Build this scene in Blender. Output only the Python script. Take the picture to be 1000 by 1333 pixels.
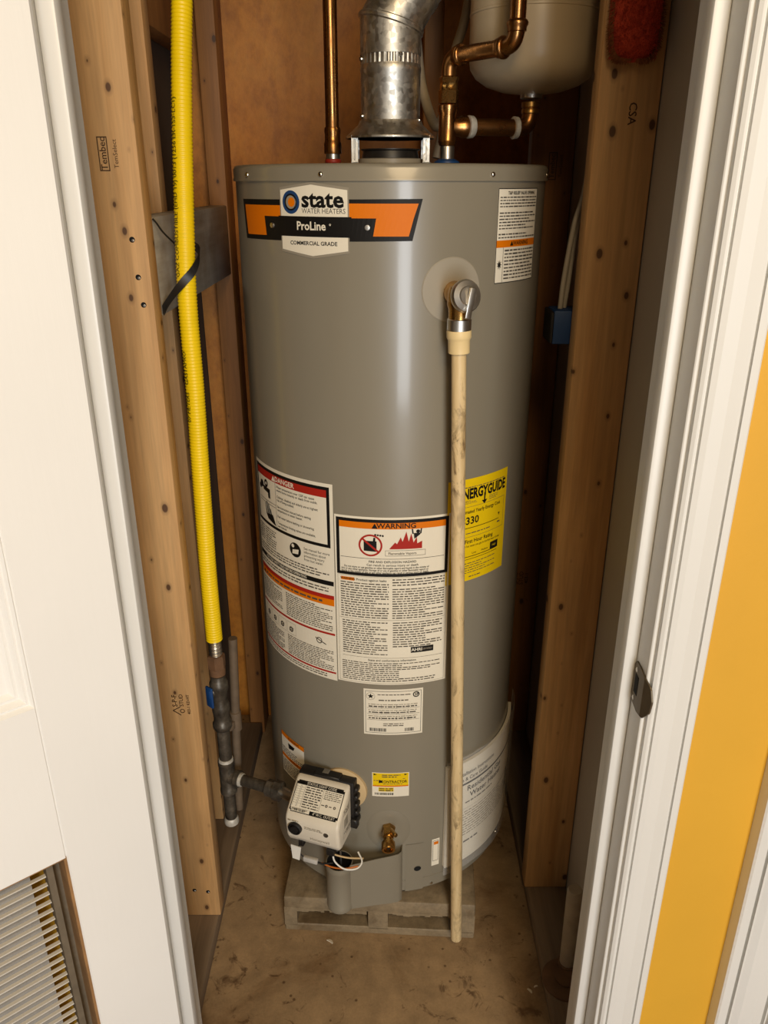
import bpy, bmesh, math, random
from mathutils import Vector, Matrix
random.seed(7)
PI = math.pi
scene = bpy.context.scene
col = scene.collection
for o in list(bpy.data.objects):
    bpy.data.objects.remove(o)

# ---------------------------------------------------------------- camera
cam_d = bpy.data.cameras.new('camera')
cam_d.sensor_fit = 'HORIZONTAL'
cam_d.sensor_width = 36.0
cam_d.lens = 1030.0 * 36.0 / 1000.0
cam_d.clip_start = 0.02
cam = bpy.data.objects.new('camera', cam_d)
cam.location = (0, 0, 1.43)
cam.rotation_euler = (math.radians(90 - 22.7), 0, 0)
col.objects.link(cam)
scene.camera = cam

# ---------------------------------------------------------------- light
world = bpy.data.worlds.new('world')
scene.world = world
world.use_nodes = True
bg = world.node_tree.nodes['Background']
bg.inputs[0].default_value = (1.0, 0.90, 0.76, 1)
bg.inputs[1].default_value = 0.10


def area(name, loc, rot, sx, sy, power, colour, shape='RECTANGLE'):
    d = bpy.data.lights.new(name, 'AREA')
    d.shape = shape
    d.size = sx
    d.size_y = sy
    d.energy = power
    d.color = colour
    o = bpy.data.objects.new(name, d)
    o.location = loc
    o.rotation_euler = rot
    col.objects.link(o)
    return o


# daylight from the glazed door of the room behind the photographer
area('window_light', (0.66, -2.4, 1.10), (math.radians(90), 0, math.radians(9)), 0.60, 1.9, 62, (0.90, 0.95, 1.0))
# warm ceiling lamp of the room
area('ceiling_lamp_light', (0.33, -0.90, 2.38), (math.radians(34), 0, math.radians(8)), 0.85, 0.85, 30, (1.0, 0.74, 0.42), 'DISK')

vs = scene.view_settings
vs.view_transform = 'Standard'
vs.look = 'None'
vs.gamma = 1
vs.use_curve_mapping = False
vs.exposure = 0.0

# ---------------------------------------------------------------- helpers
LOC = {}


def sr(r, g, b):
    def f(c):
        c /= 255.0
        return c / 12.92 if c <= 0.04045 else ((c + 0.055) / 1.055) ** 2.4
    return (f(r), f(g), f(b), 1)


def place(o, parent, loc):
    LOC[o.name] = Vector(loc)
    if parent is not None:
        o.parent = parent
        o.location = Vector(loc) - LOC[parent.name]
    else:
        o.location = loc


def tag(o, label=None, cat=None, group=None, kind=None):
    if label:
        o['label'] = label
    if cat:
        o['category'] = cat
    if group:
        o['group'] = group
    if kind:
        o['kind'] = kind
    return o


def thing(name, loc, label=None, cat=None, group=None, kind=None):
    o = bpy.data.objects.new(name, None)
    o.empty_display_size = 0.05
    col.objects.link(o)
    place(o, None, loc)
    return tag(o, label, cat, group, kind)


def obj(name, bm, mats, parent=None, smooth=None):
    """link bm as one mesh object whose origin is its own base centre"""
    if not isinstance(mats, (list, tuple)):
        mats = [mats]
    vsx = [v.co for v in bm.verts]
    lo = Vector([min(v[i] for v in vsx) for i in range(3)])
    hi = Vector([max(v[i] for v in vsx) for i in range(3)])
    c = Vector(((lo.x + hi.x) / 2, (lo.y + hi.y) / 2, lo.z))
    for v in bm.verts:
        v.co -= c
    me = bpy.data.meshes.new(name)
    bm.to_mesh(me)
    bm.free()
    for m in mats:
        me.materials.append(m)
    if smooth is not None:
        me.polygons.foreach_set('use_smooth', [True] * len(me.polygons))
        me.set_sharp_from_angle(angle=math.radians(smooth))
    o = bpy.data.objects.new(name, me)
    col.objects.link(o)
    place(o, parent, c)
    return o


def B():
    return bmesh.new()


def box(bm, x0, x1, y0, y1, z0, z1, bev=0.0, seg=1, M=None, mi=0):
    vs_ = [bm.verts.new((x, y, z)) for x in (x0, x1) for y in (y0, y1) for z in (z0, z1)]
    idx = [(0, 1, 3, 2), (4, 6, 7, 5), (0, 4, 5, 1), (2, 3, 7, 6), (0, 2, 6, 4), (1, 5, 7, 3)]
    fs = [bm.faces.new([vs_[i] for i in q]) for q in idx]
    for f_ in fs:
        f_.material_index = mi
    allv = vs_
    if bev > 0:
        ed = list({e for f_ in fs for e in f_.edges})
        r = bmesh.ops.bevel(bm, geom=ed, offset=bev, segments=seg, affect='EDGES', profile=0.5)
        allv = list({v for f_ in r['faces'] for v in f_.verts} | {v for f_ in fs if f_.is_valid for v in f_.verts})
        for f_ in r['faces']:
            f_.material_index = mi
    if M is not None:
        for v in allv:
            v.co = M @ v.co
    return allv


def frame_of(d):
    d = d.normalized()
    a = Vector((0, 0, 1)) if abs(d.z) < 0.9 else Vector((1, 0, 0))
    u = d.cross(a).normalized()
    return u, d.cross(u).normalized()


def lathe(bm, prof, origin=(0, 0, 0), axis=(0, 0, 1), seg=32, mi=0, rot=0.0, caps=True):
    """prof: (radius, distance along axis)"""
    o = Vector(origin)
    ax = Vector(axis).normalized()
    u, v = frame_of(ax)
    rings = []
    for r, t in prof:
        if r < 1e-6:
            rings.append([bm.verts.new(o + ax * t)])
        else:
            rings.append([bm.verts.new(o + ax * t + (u * math.cos(rot + 2 * PI * k / seg) + v * math.sin(rot + 2 * PI * k / seg)) * r) for k in range(seg)])
    for a, b in zip(rings, rings[1:]):
        for k in range(seg):
            k2 = (k + 1) % seg
            if len(a) == 1 and len(b) == 1:
                continue
            if len(a) == 1:
                f_ = bm.faces.new((a[0], b[k2], b[k]))
            elif len(b) == 1:
                f_ = bm.faces.new((a[k], a[k2], b[0]))
            else:
                f_ = bm.faces.new((a[k], a[k2], b[k2], b[k]))
            f_.material_index = mi
    for ring, flip in ((rings[0], False), (rings[-1], True)):
        if caps and len(ring) > 2:
            f_ = bm.faces.new(ring if flip else ring[::-1])
            f_.material_index = mi
    return bm


def cyl(bm, a, b, r, r2=None, seg=20, bev=0.0, mi=0, rot=0.0):
    a, b = Vector(a), Vector(b)
    L = (b - a).length
    r2 = r if r2 is None else r2
    if bev > 0:
        p = [(r - bev, 0), (r, bev), (r2, L - bev), (r2 - bev, L)]
    else:
        p = [(r, 0), (r2, L)]
    return lathe(bm, p, a, b - a, seg, mi, rot)


def spline(pts, n):
    """Catmull-Rom through pts, n samples for each span"""
    P = [Vector(p) for p in pts]
    P = [P[0] * 2 - P[1]] + P + [P[-1] * 2 - P[-2]]
    out = []
    for i in range(1, len(P) - 2):
        for k in range(n):
            t = k / n
            a, b, c, d = P[i - 1], P[i], P[i + 1], P[i + 2]
            out.append(0.5 * ((2 * b) + (c - a) * t + (2 * a - 5 * b + 4 * c - d) * t * t + (3 * b - a - 3 * c + d) * t ** 3))
    out.append(P[-2])
    return out


def sweep(path):
    """parallel transport frames"""
    T = []
    for i in range(len(path)):
        a = path[max(i - 1, 0)]
        b = path[min(i + 1, len(path) - 1)]
        T.append((b - a).normalized())
    u, v = frame_of(T[0])
    fr = []
    for t in T:
        u = (u - t * u.dot(t)).normalized()
        v = t.cross(u)
        fr.append((u, v))
    return T, fr


def tube(bm, path, r, seg=12, mi=0, caps=True):
    path = [Vector(p) for p in path]
    T, fr = sweep(path)
    rings = []
    for i, p in enumerate(path):
        rr = r[i] if isinstance(r, (list, tuple)) else r
        u, v = fr[i]
        rings.append([bm.verts.new(p + (u * math.cos(2 * PI * k / seg) + v * math.sin(2 * PI * k / seg)) * rr) for k in range(seg)])
    for a, b in zip(rings, rings[1:]):
        for k in range(seg):
            f_ = bm.faces.new((a[k], a[(k + 1) % seg], b[(k + 1) % seg], b[k]))
            f_.material_index = mi
    if caps:
        bm.faces.new(rings[0][::-1]).material_index = mi
        bm.faces.new(rings[-1]).material_index = mi
    return bm


def arc_bend(a, corner, b, rad, n=8):
    """points of a rounded corner"""
    a, c, b = Vector(a), Vector(corner), Vector(b)
    p0 = c + (a - c).normalized() * rad
    p1 = c + (b - c).normalized() * rad
    return [(1 - t) ** 2 * p0 + 2 * t * (1 - t) * c + t * t * p1 for t in [k / n for k in range(n + 1)]]


def extrude_poly(bm, pts, fn, a, b, mi=0):
    """prism: 2-D outline pts mapped by fn(p, t) for t = a, b"""
    A = [bm.verts.new(fn(p, a)) for p in pts]
    Bv = [bm.verts.new(fn(p, b)) for p in pts]
    n = len(pts)
    fs = [bm.faces.new(A), bm.faces.new(Bv[::-1])]
    for k in range(n):
        fs.append(bm.faces.new((A[k], Bv[k], Bv[(k + 1) % n], A[(k + 1) % n])))
    for f_ in fs:
        f_.material_index = mi
    bmesh.ops.recalc_face_normals(bm, faces=fs)
    return fs


# ---------------------------------------------------------------- materials
class NT:
    def __init__(self, name):
        self.m = bpy.data.materials.new(name)
        self.m.use_nodes = True
        self.t = self.m.node_tree
        self.b = self.t.nodes['Principled BSDF']
        self.tc = self.t.nodes.new('ShaderNodeTexCoord')

    def node(self, kind, **kw):
        n = self.t.nodes.new('ShaderNode' + kind)
        for k, v in kw.items():
            if k.startswith('_'):
                n.inputs[k[1:].replace('_', ' ')].default_value = v
            else:
                setattr(n, k, v)
        return n

    def link(self, a, b):
        self.t.links.new(a, b)

    def coords(self, scale=(1, 1, 1), rnd=True, src='Object'):
        mp = self.node('Mapping')
        mp.inputs['Scale'].default_value = scale
        if rnd:
            oi = self.node('ObjectInfo')
            mul = self.node('VectorMath', operation='SCALE')
            cmb = self.node('CombineXYZ')
            for i in range(3):
                self.link(oi.outputs['Random'], cmb.inputs[i])
            self.link(cmb.outputs[0], mul.inputs[0])
            mul.inputs['Scale'].default_value = 7.3
            add = self.node('VectorMath', operation='ADD')
            self.link(self.tc.outputs[src], add.inputs[0])
            self.link(mul.outputs[0], add.inputs[1])
            self.link(add.outputs[0], mp.inputs[0])
        else:
            self.link(self.tc.outputs[src], mp.inputs[0])
        return mp.outputs[0]

    def noise(self, vec, scale, detail=4, rough=0.55, dist=0.0):
        n = self.node('TexNoise')
        self.link(vec, n.inputs['Vector'])
        n.inputs['Scale'].default_value = scale
        n.inputs['Detail'].default_value = detail
        n.inputs['Roughness'].default_value = rough
        n.inputs['Distortion'].default_value = dist
        return n.outputs['Fac']

    def ramp(self, fac, stops):
        r = self.node('ValToRGB')
        e = r.color_ramp.elements
        while len(e) < len(stops):
            e.new(0.5)
        for el, (p, c) in zip(e, stops):
            el.position = p
            el.color = c if len(c) == 4 else (*c, 1)
        self.link(fac, r.inputs[0])
        return r.outputs[0]

    def mix(self, a, b, fac, mode='MIX'):
        n = self.node('MixRGB', blend_type=mode)
        for i, x in ((1, a), (2, b), (0, fac)):
            if isinstance(x, bpy.types.NodeSocket):
                self.link(x, n.inputs[i])
            else:
                n.inputs[i].default_value = x
        return n.outputs[0]

    def bump(self, h, strength, dist=0.002):
        n = self.node('Bump')
        n.inputs['Strength'].default_value = strength
        n.inputs['Distance'].default_value = dist
        self.link(h, n.inputs['Height'])
        self.link(n.outputs[0], self.b.inputs['Normal'])

    def set(self, colour=None, rough=None, metal=None, **kw):
        for k, x in (('Base Color', colour), ('Roughness', rough), ('Metallic', metal)):
            if x is None:
                continue
            if isinstance(x, bpy.types.NodeSocket):
                self.link(x, self.b.inputs[k])
            else:
                self.b.inputs[k].default_value = x
        for k, x in kw.items():
            self.b.inputs[k.replace('_', ' ')].default_value = x
        return self.m


def gv(v):
    return (v, v, v, 1)


def simple(name, c, rough=0.5, metal=0.0, var=0.12, vscale=18, bump=0.0, bscale=200, **kw):
    n = NT(name)
    v = n.coords()
    f_ = n.noise(v, vscale, 5)
    lo = tuple(x * (1 - var) for x in c[:3]) + (1,)
    hi = tuple(min(1, x * (1 + var)) for x in c[:3]) + (1,)
    n.set(n.ramp(f_, [(0.3, lo), (0.7, hi)]), rough, metal, **kw)
    if bump > 0:
        n.bump(n.noise(v, bscale, 3), bump, 0.001)
    return n.m


def wood(name, light, dark, knot, axis='z', knots=True, rough=0.62):
    n = NT(name)
    g = {'z': (1, 1, 0.05), 'y': (1, 0.05, 1), 'x': (0.05, 1, 1)}[axis]
    v = n.coords(g)
    warp = n.noise(n.coords((1, 1, 0.6)), 5, 3)
    band = n.noise(v, 26, 3, 0.5, 0.4)
    ring = n.noise(v, 75, 3, 0.6, 0.6)
    fine = n.noise(v, 240, 3, 0.6)
    c = n.ramp(band, [(0.32, light), (0.68, dark)])
    c = n.mix(c, n.ramp(ring, [(0.35, gv(1.04)), (0.62, gv(0.86))]), 0.9, 'MULTIPLY')
    c = n.mix(c, n.ramp(warp, [(0.35, gv(0.88)), (0.65, gv(1.05))]), 0.9, 'MULTIPLY')
    c = n.mix(c, n.ramp(fine, [(0.3, gv(0.88)), (0.7, gv(1.05))]), 0.8, 'MULTIPLY')
    if knots:
        sx = n.node('SeparateXYZ')
        n.link(n.coords(), sx.inputs[0])
        add = n.node('Math', operation='MULTIPLY_ADD')
        n.link(sx.outputs[1], add.inputs[0])
        add.inputs[1].default_value = 0.6
        n.link(sx.outputs[0], add.inputs[2])
        mz = n.node('Math', operation='MULTIPLY')
        n.link(sx.outputs[2], mz.inputs[0])
        mz.inputs[1].default_value = 0.62
        cb = n.node('CombineXYZ')
        n.link(add.outputs[0], cb.inputs[0])
        n.link(mz.outputs[0], cb.inputs[1])
        vo = n.node('TexVoronoi', feature='F1', voronoi_dimensions='2D')
        n.link(cb.outputs[0], vo.inputs['Vector'])
        vo.inputs['Scale'].default_value = 17
        sep = n.node('SeparateColor')
        n.link(vo.outputs['Color'], sep.inputs[0])
        big = n.node('Math', operation='MULTIPLY')
        n.link(sep.outputs[0], big.inputs[0])
        big.inputs[1].default_value = 0.105
        big2 = n.node('Math', operation='SUBTRACT')
        n.link(big.outputs[0], big2.inputs[0])
        big2.inputs[1].default_value = 0.036
        d = n.node('Math', operation='SUBTRACT')
        n.link(vo.outputs['Distance'], d.inputs[0])
        n.link(big2.outputs[0], d.inputs[1])
        halo = n.ramp(d.outputs[0], [(0.0, gv(0.95)), (0.022, gv(0.30)), (0.085, gv(0))])
        c = n.mix(c, knot, halo)
    n.set(c, rough)
    n.bump(fine, 0.25, 0.0006)
    return n.m


M = {}
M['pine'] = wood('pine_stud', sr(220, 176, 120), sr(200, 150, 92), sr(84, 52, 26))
M['pine_dark'] = wood('pine_stud_shaded', sr(166, 112, 58), sr(136, 88, 42), sr(70, 42, 22))  # same pine, darkened: the shade of the back bays is in its colour
M['plate_wood'] = wood('dirty_plate_wood', sr(146, 124, 98), sr(118, 96, 72), sr(58, 46, 36), 'y', False, 0.75)


def m_greyboard():
    n = NT('weathered_board')
    v = n.coords((1, 0.08, 1))
    f1 = n.noise(v, 60, 5)
    f2 = n.noise(n.coords(), 9, 4)
    c = n.ramp(f1, [(0.3, sr(142, 134, 118)), (0.7, sr(196, 188, 172))])
    c = n.mix(c, n.ramp(f2, [(0.4, sr(130, 110, 86)), (0.6, sr(180, 175, 165))]), 0.5, 'MIX')
    n.set(c, 0.6)
    n.bump(f1, 0.3, 0.001)
    return n.m


M['greyboard'] = m_greyboard()


def m_ply():
    n = NT('brown_sheathing')
    v = n.coords((1, 1, 0.7))
    f1 = n.noise(v, 26, 7, 0.65)
    f2 = n.noise(v, 95, 4, 0.6)
    f3 = n.noise(v, 5, 3)
    c = n.ramp(f1, [(0.32, sr(166, 100, 26)), (0.5, sr(190, 120, 36)), (0.7, sr(198, 130, 44))])
    c = n.mix(c, n.ramp(f2, [(0.3, gv(0.8)), (0.6, gv(1.05))]), 0.6, 'MULTIPLY')
    c = n.mix(c, n.ramp(f3, [(0.3, gv(0.8)), (0.7, gv(1.1))]), 0.8, 'MULTIPLY')
    n.set(c, 0.55)
    n.bump(f1, 0.5, 0.002)
    return n.m


M['ply'] = m_ply()


def m_concrete(name, base, stain, spot, scale=1.0, streak=True):
    n = NT(name)
    v = n.coords(rnd=False)
    f1 = n.noise(v, 5 * scale, 6, 0.6, 0.6)
    f2 = n.noise(v, 28 * scale, 5, 0.6)
    f3 = n.noise(v, 220, 3)
    f4 = n.noise(v, 16 * scale, 4, 0.7, 1.5)
    c = n.ramp(f1, [(0.30, stain), (0.48, base), (0.70, tuple(min(1, x * 1.22) for x in base[:3]) + (1,))])
    c = n.mix(c, n.ramp(f2, [(0.3, gv(0.72)), (0.65, gv(1.08))]), 0.8, 'MULTIPLY')
    c = n.mix(c, n.ramp(f3, [(0.3, gv(0.85)), (0.7, gv(1.05))]), 0.7, 'MULTIPLY')
    if streak:
        c = n.mix(c, spot, n.ramp(f4, [(0.595, gv(0)), (0.69, gv(0.8))]))
        vo = n.node('TexVoronoi')
        n.link(v, vo.inputs['Vector'])
        vo.inputs['Scale'].default_value = 26
        c = n.mix(c, spot, n.ramp(vo.outputs['Distance'], [(0.05, gv(0.8)), (0.10, gv(0))]))
    n.set(c, n.ramp(f1, [(0.3, gv(0.45)), (0.6, gv(0.72))]))
    n.bump(f3, 0.25, 0.0008)
    return n.m


M['concrete'] = m_concrete('floor_concrete', sr(166, 138, 102), sr(122, 92, 60), sr(84, 58, 34))
M['block'] = m_concrete('block_concrete', sr(142, 124, 96), sr(112, 92, 66), sr(90, 70, 48), 2.2, False)
M['drywall'] = simple('grey_drywall', sr(176, 166, 150), 0.85, 0, 0.05, 6, 0.1, 300)
M['drywall_back'] = simple('drywall_back_paper', sr(88, 74, 60), 0.9, 0, 0.15, 8)
M['yellow'] = simple('yellow_wall_paint', sr(214, 162, 42), 0.6, 0, 0.03, 5, 0.15, 260)
M['ceil'] = simple('ceiling_paint', sr(225, 220, 210), 0.9, 0, 0.03, 5)


def m_white(name, c, grain=True):
    n = NT(name)
    v = n.coords((1, 1, 0.06))
    f_ = n.noise(v, 150, 4, 0.6)
    d = n.noise(n.coords(), 3.0, 3)
    cc = n.ramp(d, [(0.3, tuple(x * 0.95 for x in c[:3]) + (1,)), (0.7, c)])
    sc = n.noise(n.coords((1, 1, 0.45)), 11, 5, 0.7)
    cc = n.mix(cc, sr(150, 140, 126), n.ramp(sc, [(0.73, gv(0)), (0.80, gv(0.55))]))
    n.set(cc, 0.38)
    if grain:
        n.bump(f_, 0.3, 0.0006)
    return n.m


M['white'] = m_white('white_door_paint', sr(240, 239, 236))
M['trim'] = m_white('white_trim_paint', sr(222, 221, 217), False)
M['rawedge'] = simple('raw_cut_wood', sr(150, 112, 70), 0.8, 0, 0.2, 40)
M['bronze'] = simple('dark_bronze', sr(104, 92, 74), 0.48, 0.8, 0.15, 40)
M['grille'] = simple('grille_enamel', sr(205, 200, 190), 0.45, 0, 0.04)
M['filter'] = simple('gap_shade_grey', sr(150, 146, 140), 0.9, 0, 0.08, 60, 0.3, 300)  # grey that stands in for shade between the louvres
M['grille_frame'] = simple('grille_frame_metal', sr(120, 110, 94), 0.5, 0.4, 0.15, 60)


def m_jacket():
    n = NT('heater_jacket_grey')
    v = n.coords((1, 1, 0.25), rnd=False)
    f_ = n.noise(v, 7, 3)
    n.set(n.ramp(f_, [(0.3, sr(134, 127, 111)), (0.7, sr(140, 133, 117))]), 0.34, 0.0)
    n.b.inputs['Coat Weight'].default_value = 0.35
    n.b.inputs['Coat Roughness'].default_value = 0.12
    n.bump(n.noise(v, 900, 2), 0.03, 0.0004)
    return n.m


M['jacket'] = m_jacket()
M['jacket_light'] = simple('grey_enamel_patch', sr(160, 152, 136), 0.4, 0, 0.03)
M['black'] = simple('black_plastic', sr(28, 26, 25), 0.45, 0, 0.2)
M['hole'] = simple('dark_hole', sr(10, 9, 8), 0.9, 0, 0.1)
M['screw'] = simple('bright_screw', sr(215, 212, 205), 0.2, 1.0, 0.05)


def m_galv():
    n = NT('galvanised_steel')
    v = n.coords()
    vo = n.node('TexVoronoi')
    n.link(v, vo.inputs['Vector'])
    vo.inputs['Scale'].default_value = 140
    sep = n.node('SeparateColor')
    n.link(vo.outputs['Color'], sep.inputs[0])
    f_ = n.noise(v, 18, 4)
    c = n.ramp(sep.outputs[0], [(0.0, sr(176, 172, 162)), (1.0, sr(212, 208, 198))])
    c = n.mix(c, n.ramp(f_, [(0.35, gv(0.75)), (0.65, gv(1.0))]), 0.8, 'MULTIPLY')
    n.set(c, n.ramp(sep.outputs[1], [(0, gv(0.38)), (1, gv(0.52))]), 1.0)
    return n.m


M['galv'] = m_galv()


def m_metal(name, a, b, r0, r1, scale=30):
    n = NT(name)
    v = n.coords()
    f_ = n.noise(v, scale, 5, 0.65)
    n.set(n.ramp(f_, [(0.3, a), (0.7, b)]), n.ramp(f_, [(0.3, gv(r1)), (0.7, gv(r0))]), 1.0)
    return n.m


M['copper'] = m_metal('aged_copper', sr(132, 92, 52), sr(186, 134, 82), 0.20, 0.40)
M['brass'] = m_metal('brass', sr(170, 130, 72), sr(204, 164, 100), 0.2, 0.38)
M['nickel'] = m_metal('nickel_steel', sr(176, 172, 164), sr(222, 218, 210), 0.30, 0.46)
M['solder'] = simple('solder_white', sr(205, 200, 188), 0.5, 0.3, 0.2, 90, 0.4, 300)


def m_iron():
    n = NT('black_iron')
    v = n.coords()
    f_ = n.noise(v, 40, 5, 0.65)
    n.set(n.ramp(f_, [(0.3, sr(58, 53, 47)), (0.55, sr(98, 91, 80)), (0.75, sr(140, 131, 116))]), 0.42, 0.55)
    n.bump(f_, 0.3, 0.001)
    return n.m


M['iron'] = m_iron()
M['tank'] = simple('tank_enamel', sr(186, 168, 138), 0.32, 0, 0.03, 5)
M['yellow_hose'] = simple('yellow_hose_jacket', sr(250, 214, 10), 0.42, 0, 0.04, 20)
M['blue'] = simple('blue_plastic', sr(24, 66, 122), 0.45, 0, 0.12)
M['bluebox'] = simple('blue_box_plastic', sr(20, 60, 110), 0.55, 0, 0.12)
M['red_plastic'] = simple('red_plastic', sr(150, 40, 24), 0.5)
M['cable'] = simple('grey_cable', sr(176, 166, 148), 0.6, 0, 0.1)
M['pvc'] = simple('aged_pvc', sr(170, 156, 134), 0.5, 0, 0.12, 40)
M['pvc_shaded'] = simple('shaded_pvc', sr(104, 88, 70), 0.6, 0, 0.2, 40)  # grey-white pipe colour lowered to carry the shade of the bay
M['whiteplastic'] = simple('white_plastic', sr(232, 228, 218), 0.4, 0, 0.04)
M['clearplastic'] = simple('milky_plastic', sr(196, 192, 184), 0.25, 0, 0.08, 60)
M['beige'] = simple('beige_control_plastic', sr(228, 218, 198), 0.38, 0, 0.03)
M['tan'] = simple('tan_insulation', sr(206, 178, 132), 0.8, 0, 0.1)
M['orangewire'] = simple('orange_wire', sr(200, 110, 40), 0.5)
M['paint_chip'] = simple('paint_chip', sr(226, 214, 192), 0.7)
M['rust'] = simple('rusty_brown_iron', sr(104, 74, 48), 0.8, 0.0, 0.25, 30, 0.3, 120)


def m_cpvc():
    n = NT('stained_cpvc')
    v = n.coords((1, 1, 0.35), rnd=False)
    f1 = n.noise(v, 48, 6, 0.7, 1.2)
    f2 = n.noise(n.coords((1, 1, 0.1), rnd=False), 120, 4, 0.6)
    f3 = n.noise(n.coords((1, 1, 0.9), rnd=False), 9, 4)
    c = n.ramp(f2, [(0.3, sr(214, 184, 132)), (0.7, sr(236, 210, 160))])
    stain = n.ramp(f1, [(0.50, gv(0)), (0.62, gv(0.9))])
    where = n.ramp(f3, [(0.44, gv(0.03)), (0.60, gv(1))])
    k = n.mix(stain, where, 1.0, 'MULTIPLY')
    c = n.mix(c, sr(92, 68, 42), k)
    n.set(c, 0.5)
    return n.m


M['cpvc'] = m_cpvc()
M['cpvc_new'] = simple('cpvc_fitting', sr(242, 216, 160), 0.45, 0, 0.04)


def m_red():
    n = NT('red_fleece')
    v = n.coords()
    f_ = n.noise(v, 120, 4)
    n.set(n.ramp(f_, [(0.3, sr(176, 58, 36)), (0.7, sr(214, 82, 54))]), 0.95)
    n.bump(f_, 0.8, 0.003)
    return n.m


M['red'] = m_red()
M['fringe'] = simple('brown_fringe', sr(140, 84, 44), 0.95, 0, 0.2, 90)
# print colours
for k_, c_ in {'p_white': (236, 228, 208), 'p_black': (24, 22, 20), 'p_grey': (84, 78, 70), 'p_orange': (226, 120, 4), 'p_red': (172, 40, 28),
               'p_yellow': (236, 200, 14), 'p_blue': (34, 66, 112), 'p_stamp': (74, 54, 36), 'p_mid': (150, 142, 126), 'p_lyellow': (238, 208, 60)}.items():
    M[k_] = simple(k_, sr(*c_), 0.5, 0, 0.015, 10, Specular_IOR_Level=0.2)


def m_sleeve():
    n = NT('clear_sleeve')
    v = n.coords((1, 1, 0.4))
    n.set((0.9, 0.88, 0.84, 1), 0.12)
    tr = n.node('BsdfTransparent')
    mx = n.node('MixShader')
    lw = n.node('LayerWeight')
    lw.inputs[0].default_value = 0.25
    f_ = n.noise(v, 30, 4)
    n.bump(f_, 0.7, 0.006)
    mx.inputs[0].default_value = 0.12
    n.link(tr.outputs[0], mx.inputs[1])
    n.link(n.b.outputs[0], mx.inputs[2])
    out = n.t.nodes['Material Output']
    n.link(mx.outputs[0], out.inputs[0])
    return n.m


M['sleeve'] = m_sleeve()


# ---------------------------------------------------------------- printing
def text_geo(s, size, bold=0.0, align='CENTER', sx=1.0):
    cu = bpy.data.curves.new('t', 'FONT')
    cu.body = s
    cu.size = size
    cu.align_x = align
    cu.align_y = 'CENTER'
    cu.offset = bold * size
    cu.resolution_u = 2
    ob = bpy.data.objects.new('t', cu)
    me = bpy.data.meshes.new_from_object(ob)
    v = [(p.co.x * sx, p.co.y) for p in me.vertices]
    f_ = [tuple(q.vertices) for q in me.polygons]
    bpy.data.meshes.remove(me)
    bpy.data.objects.remove(ob)
    bpy.data.curves.remove(cu)
    return v, f_


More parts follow.
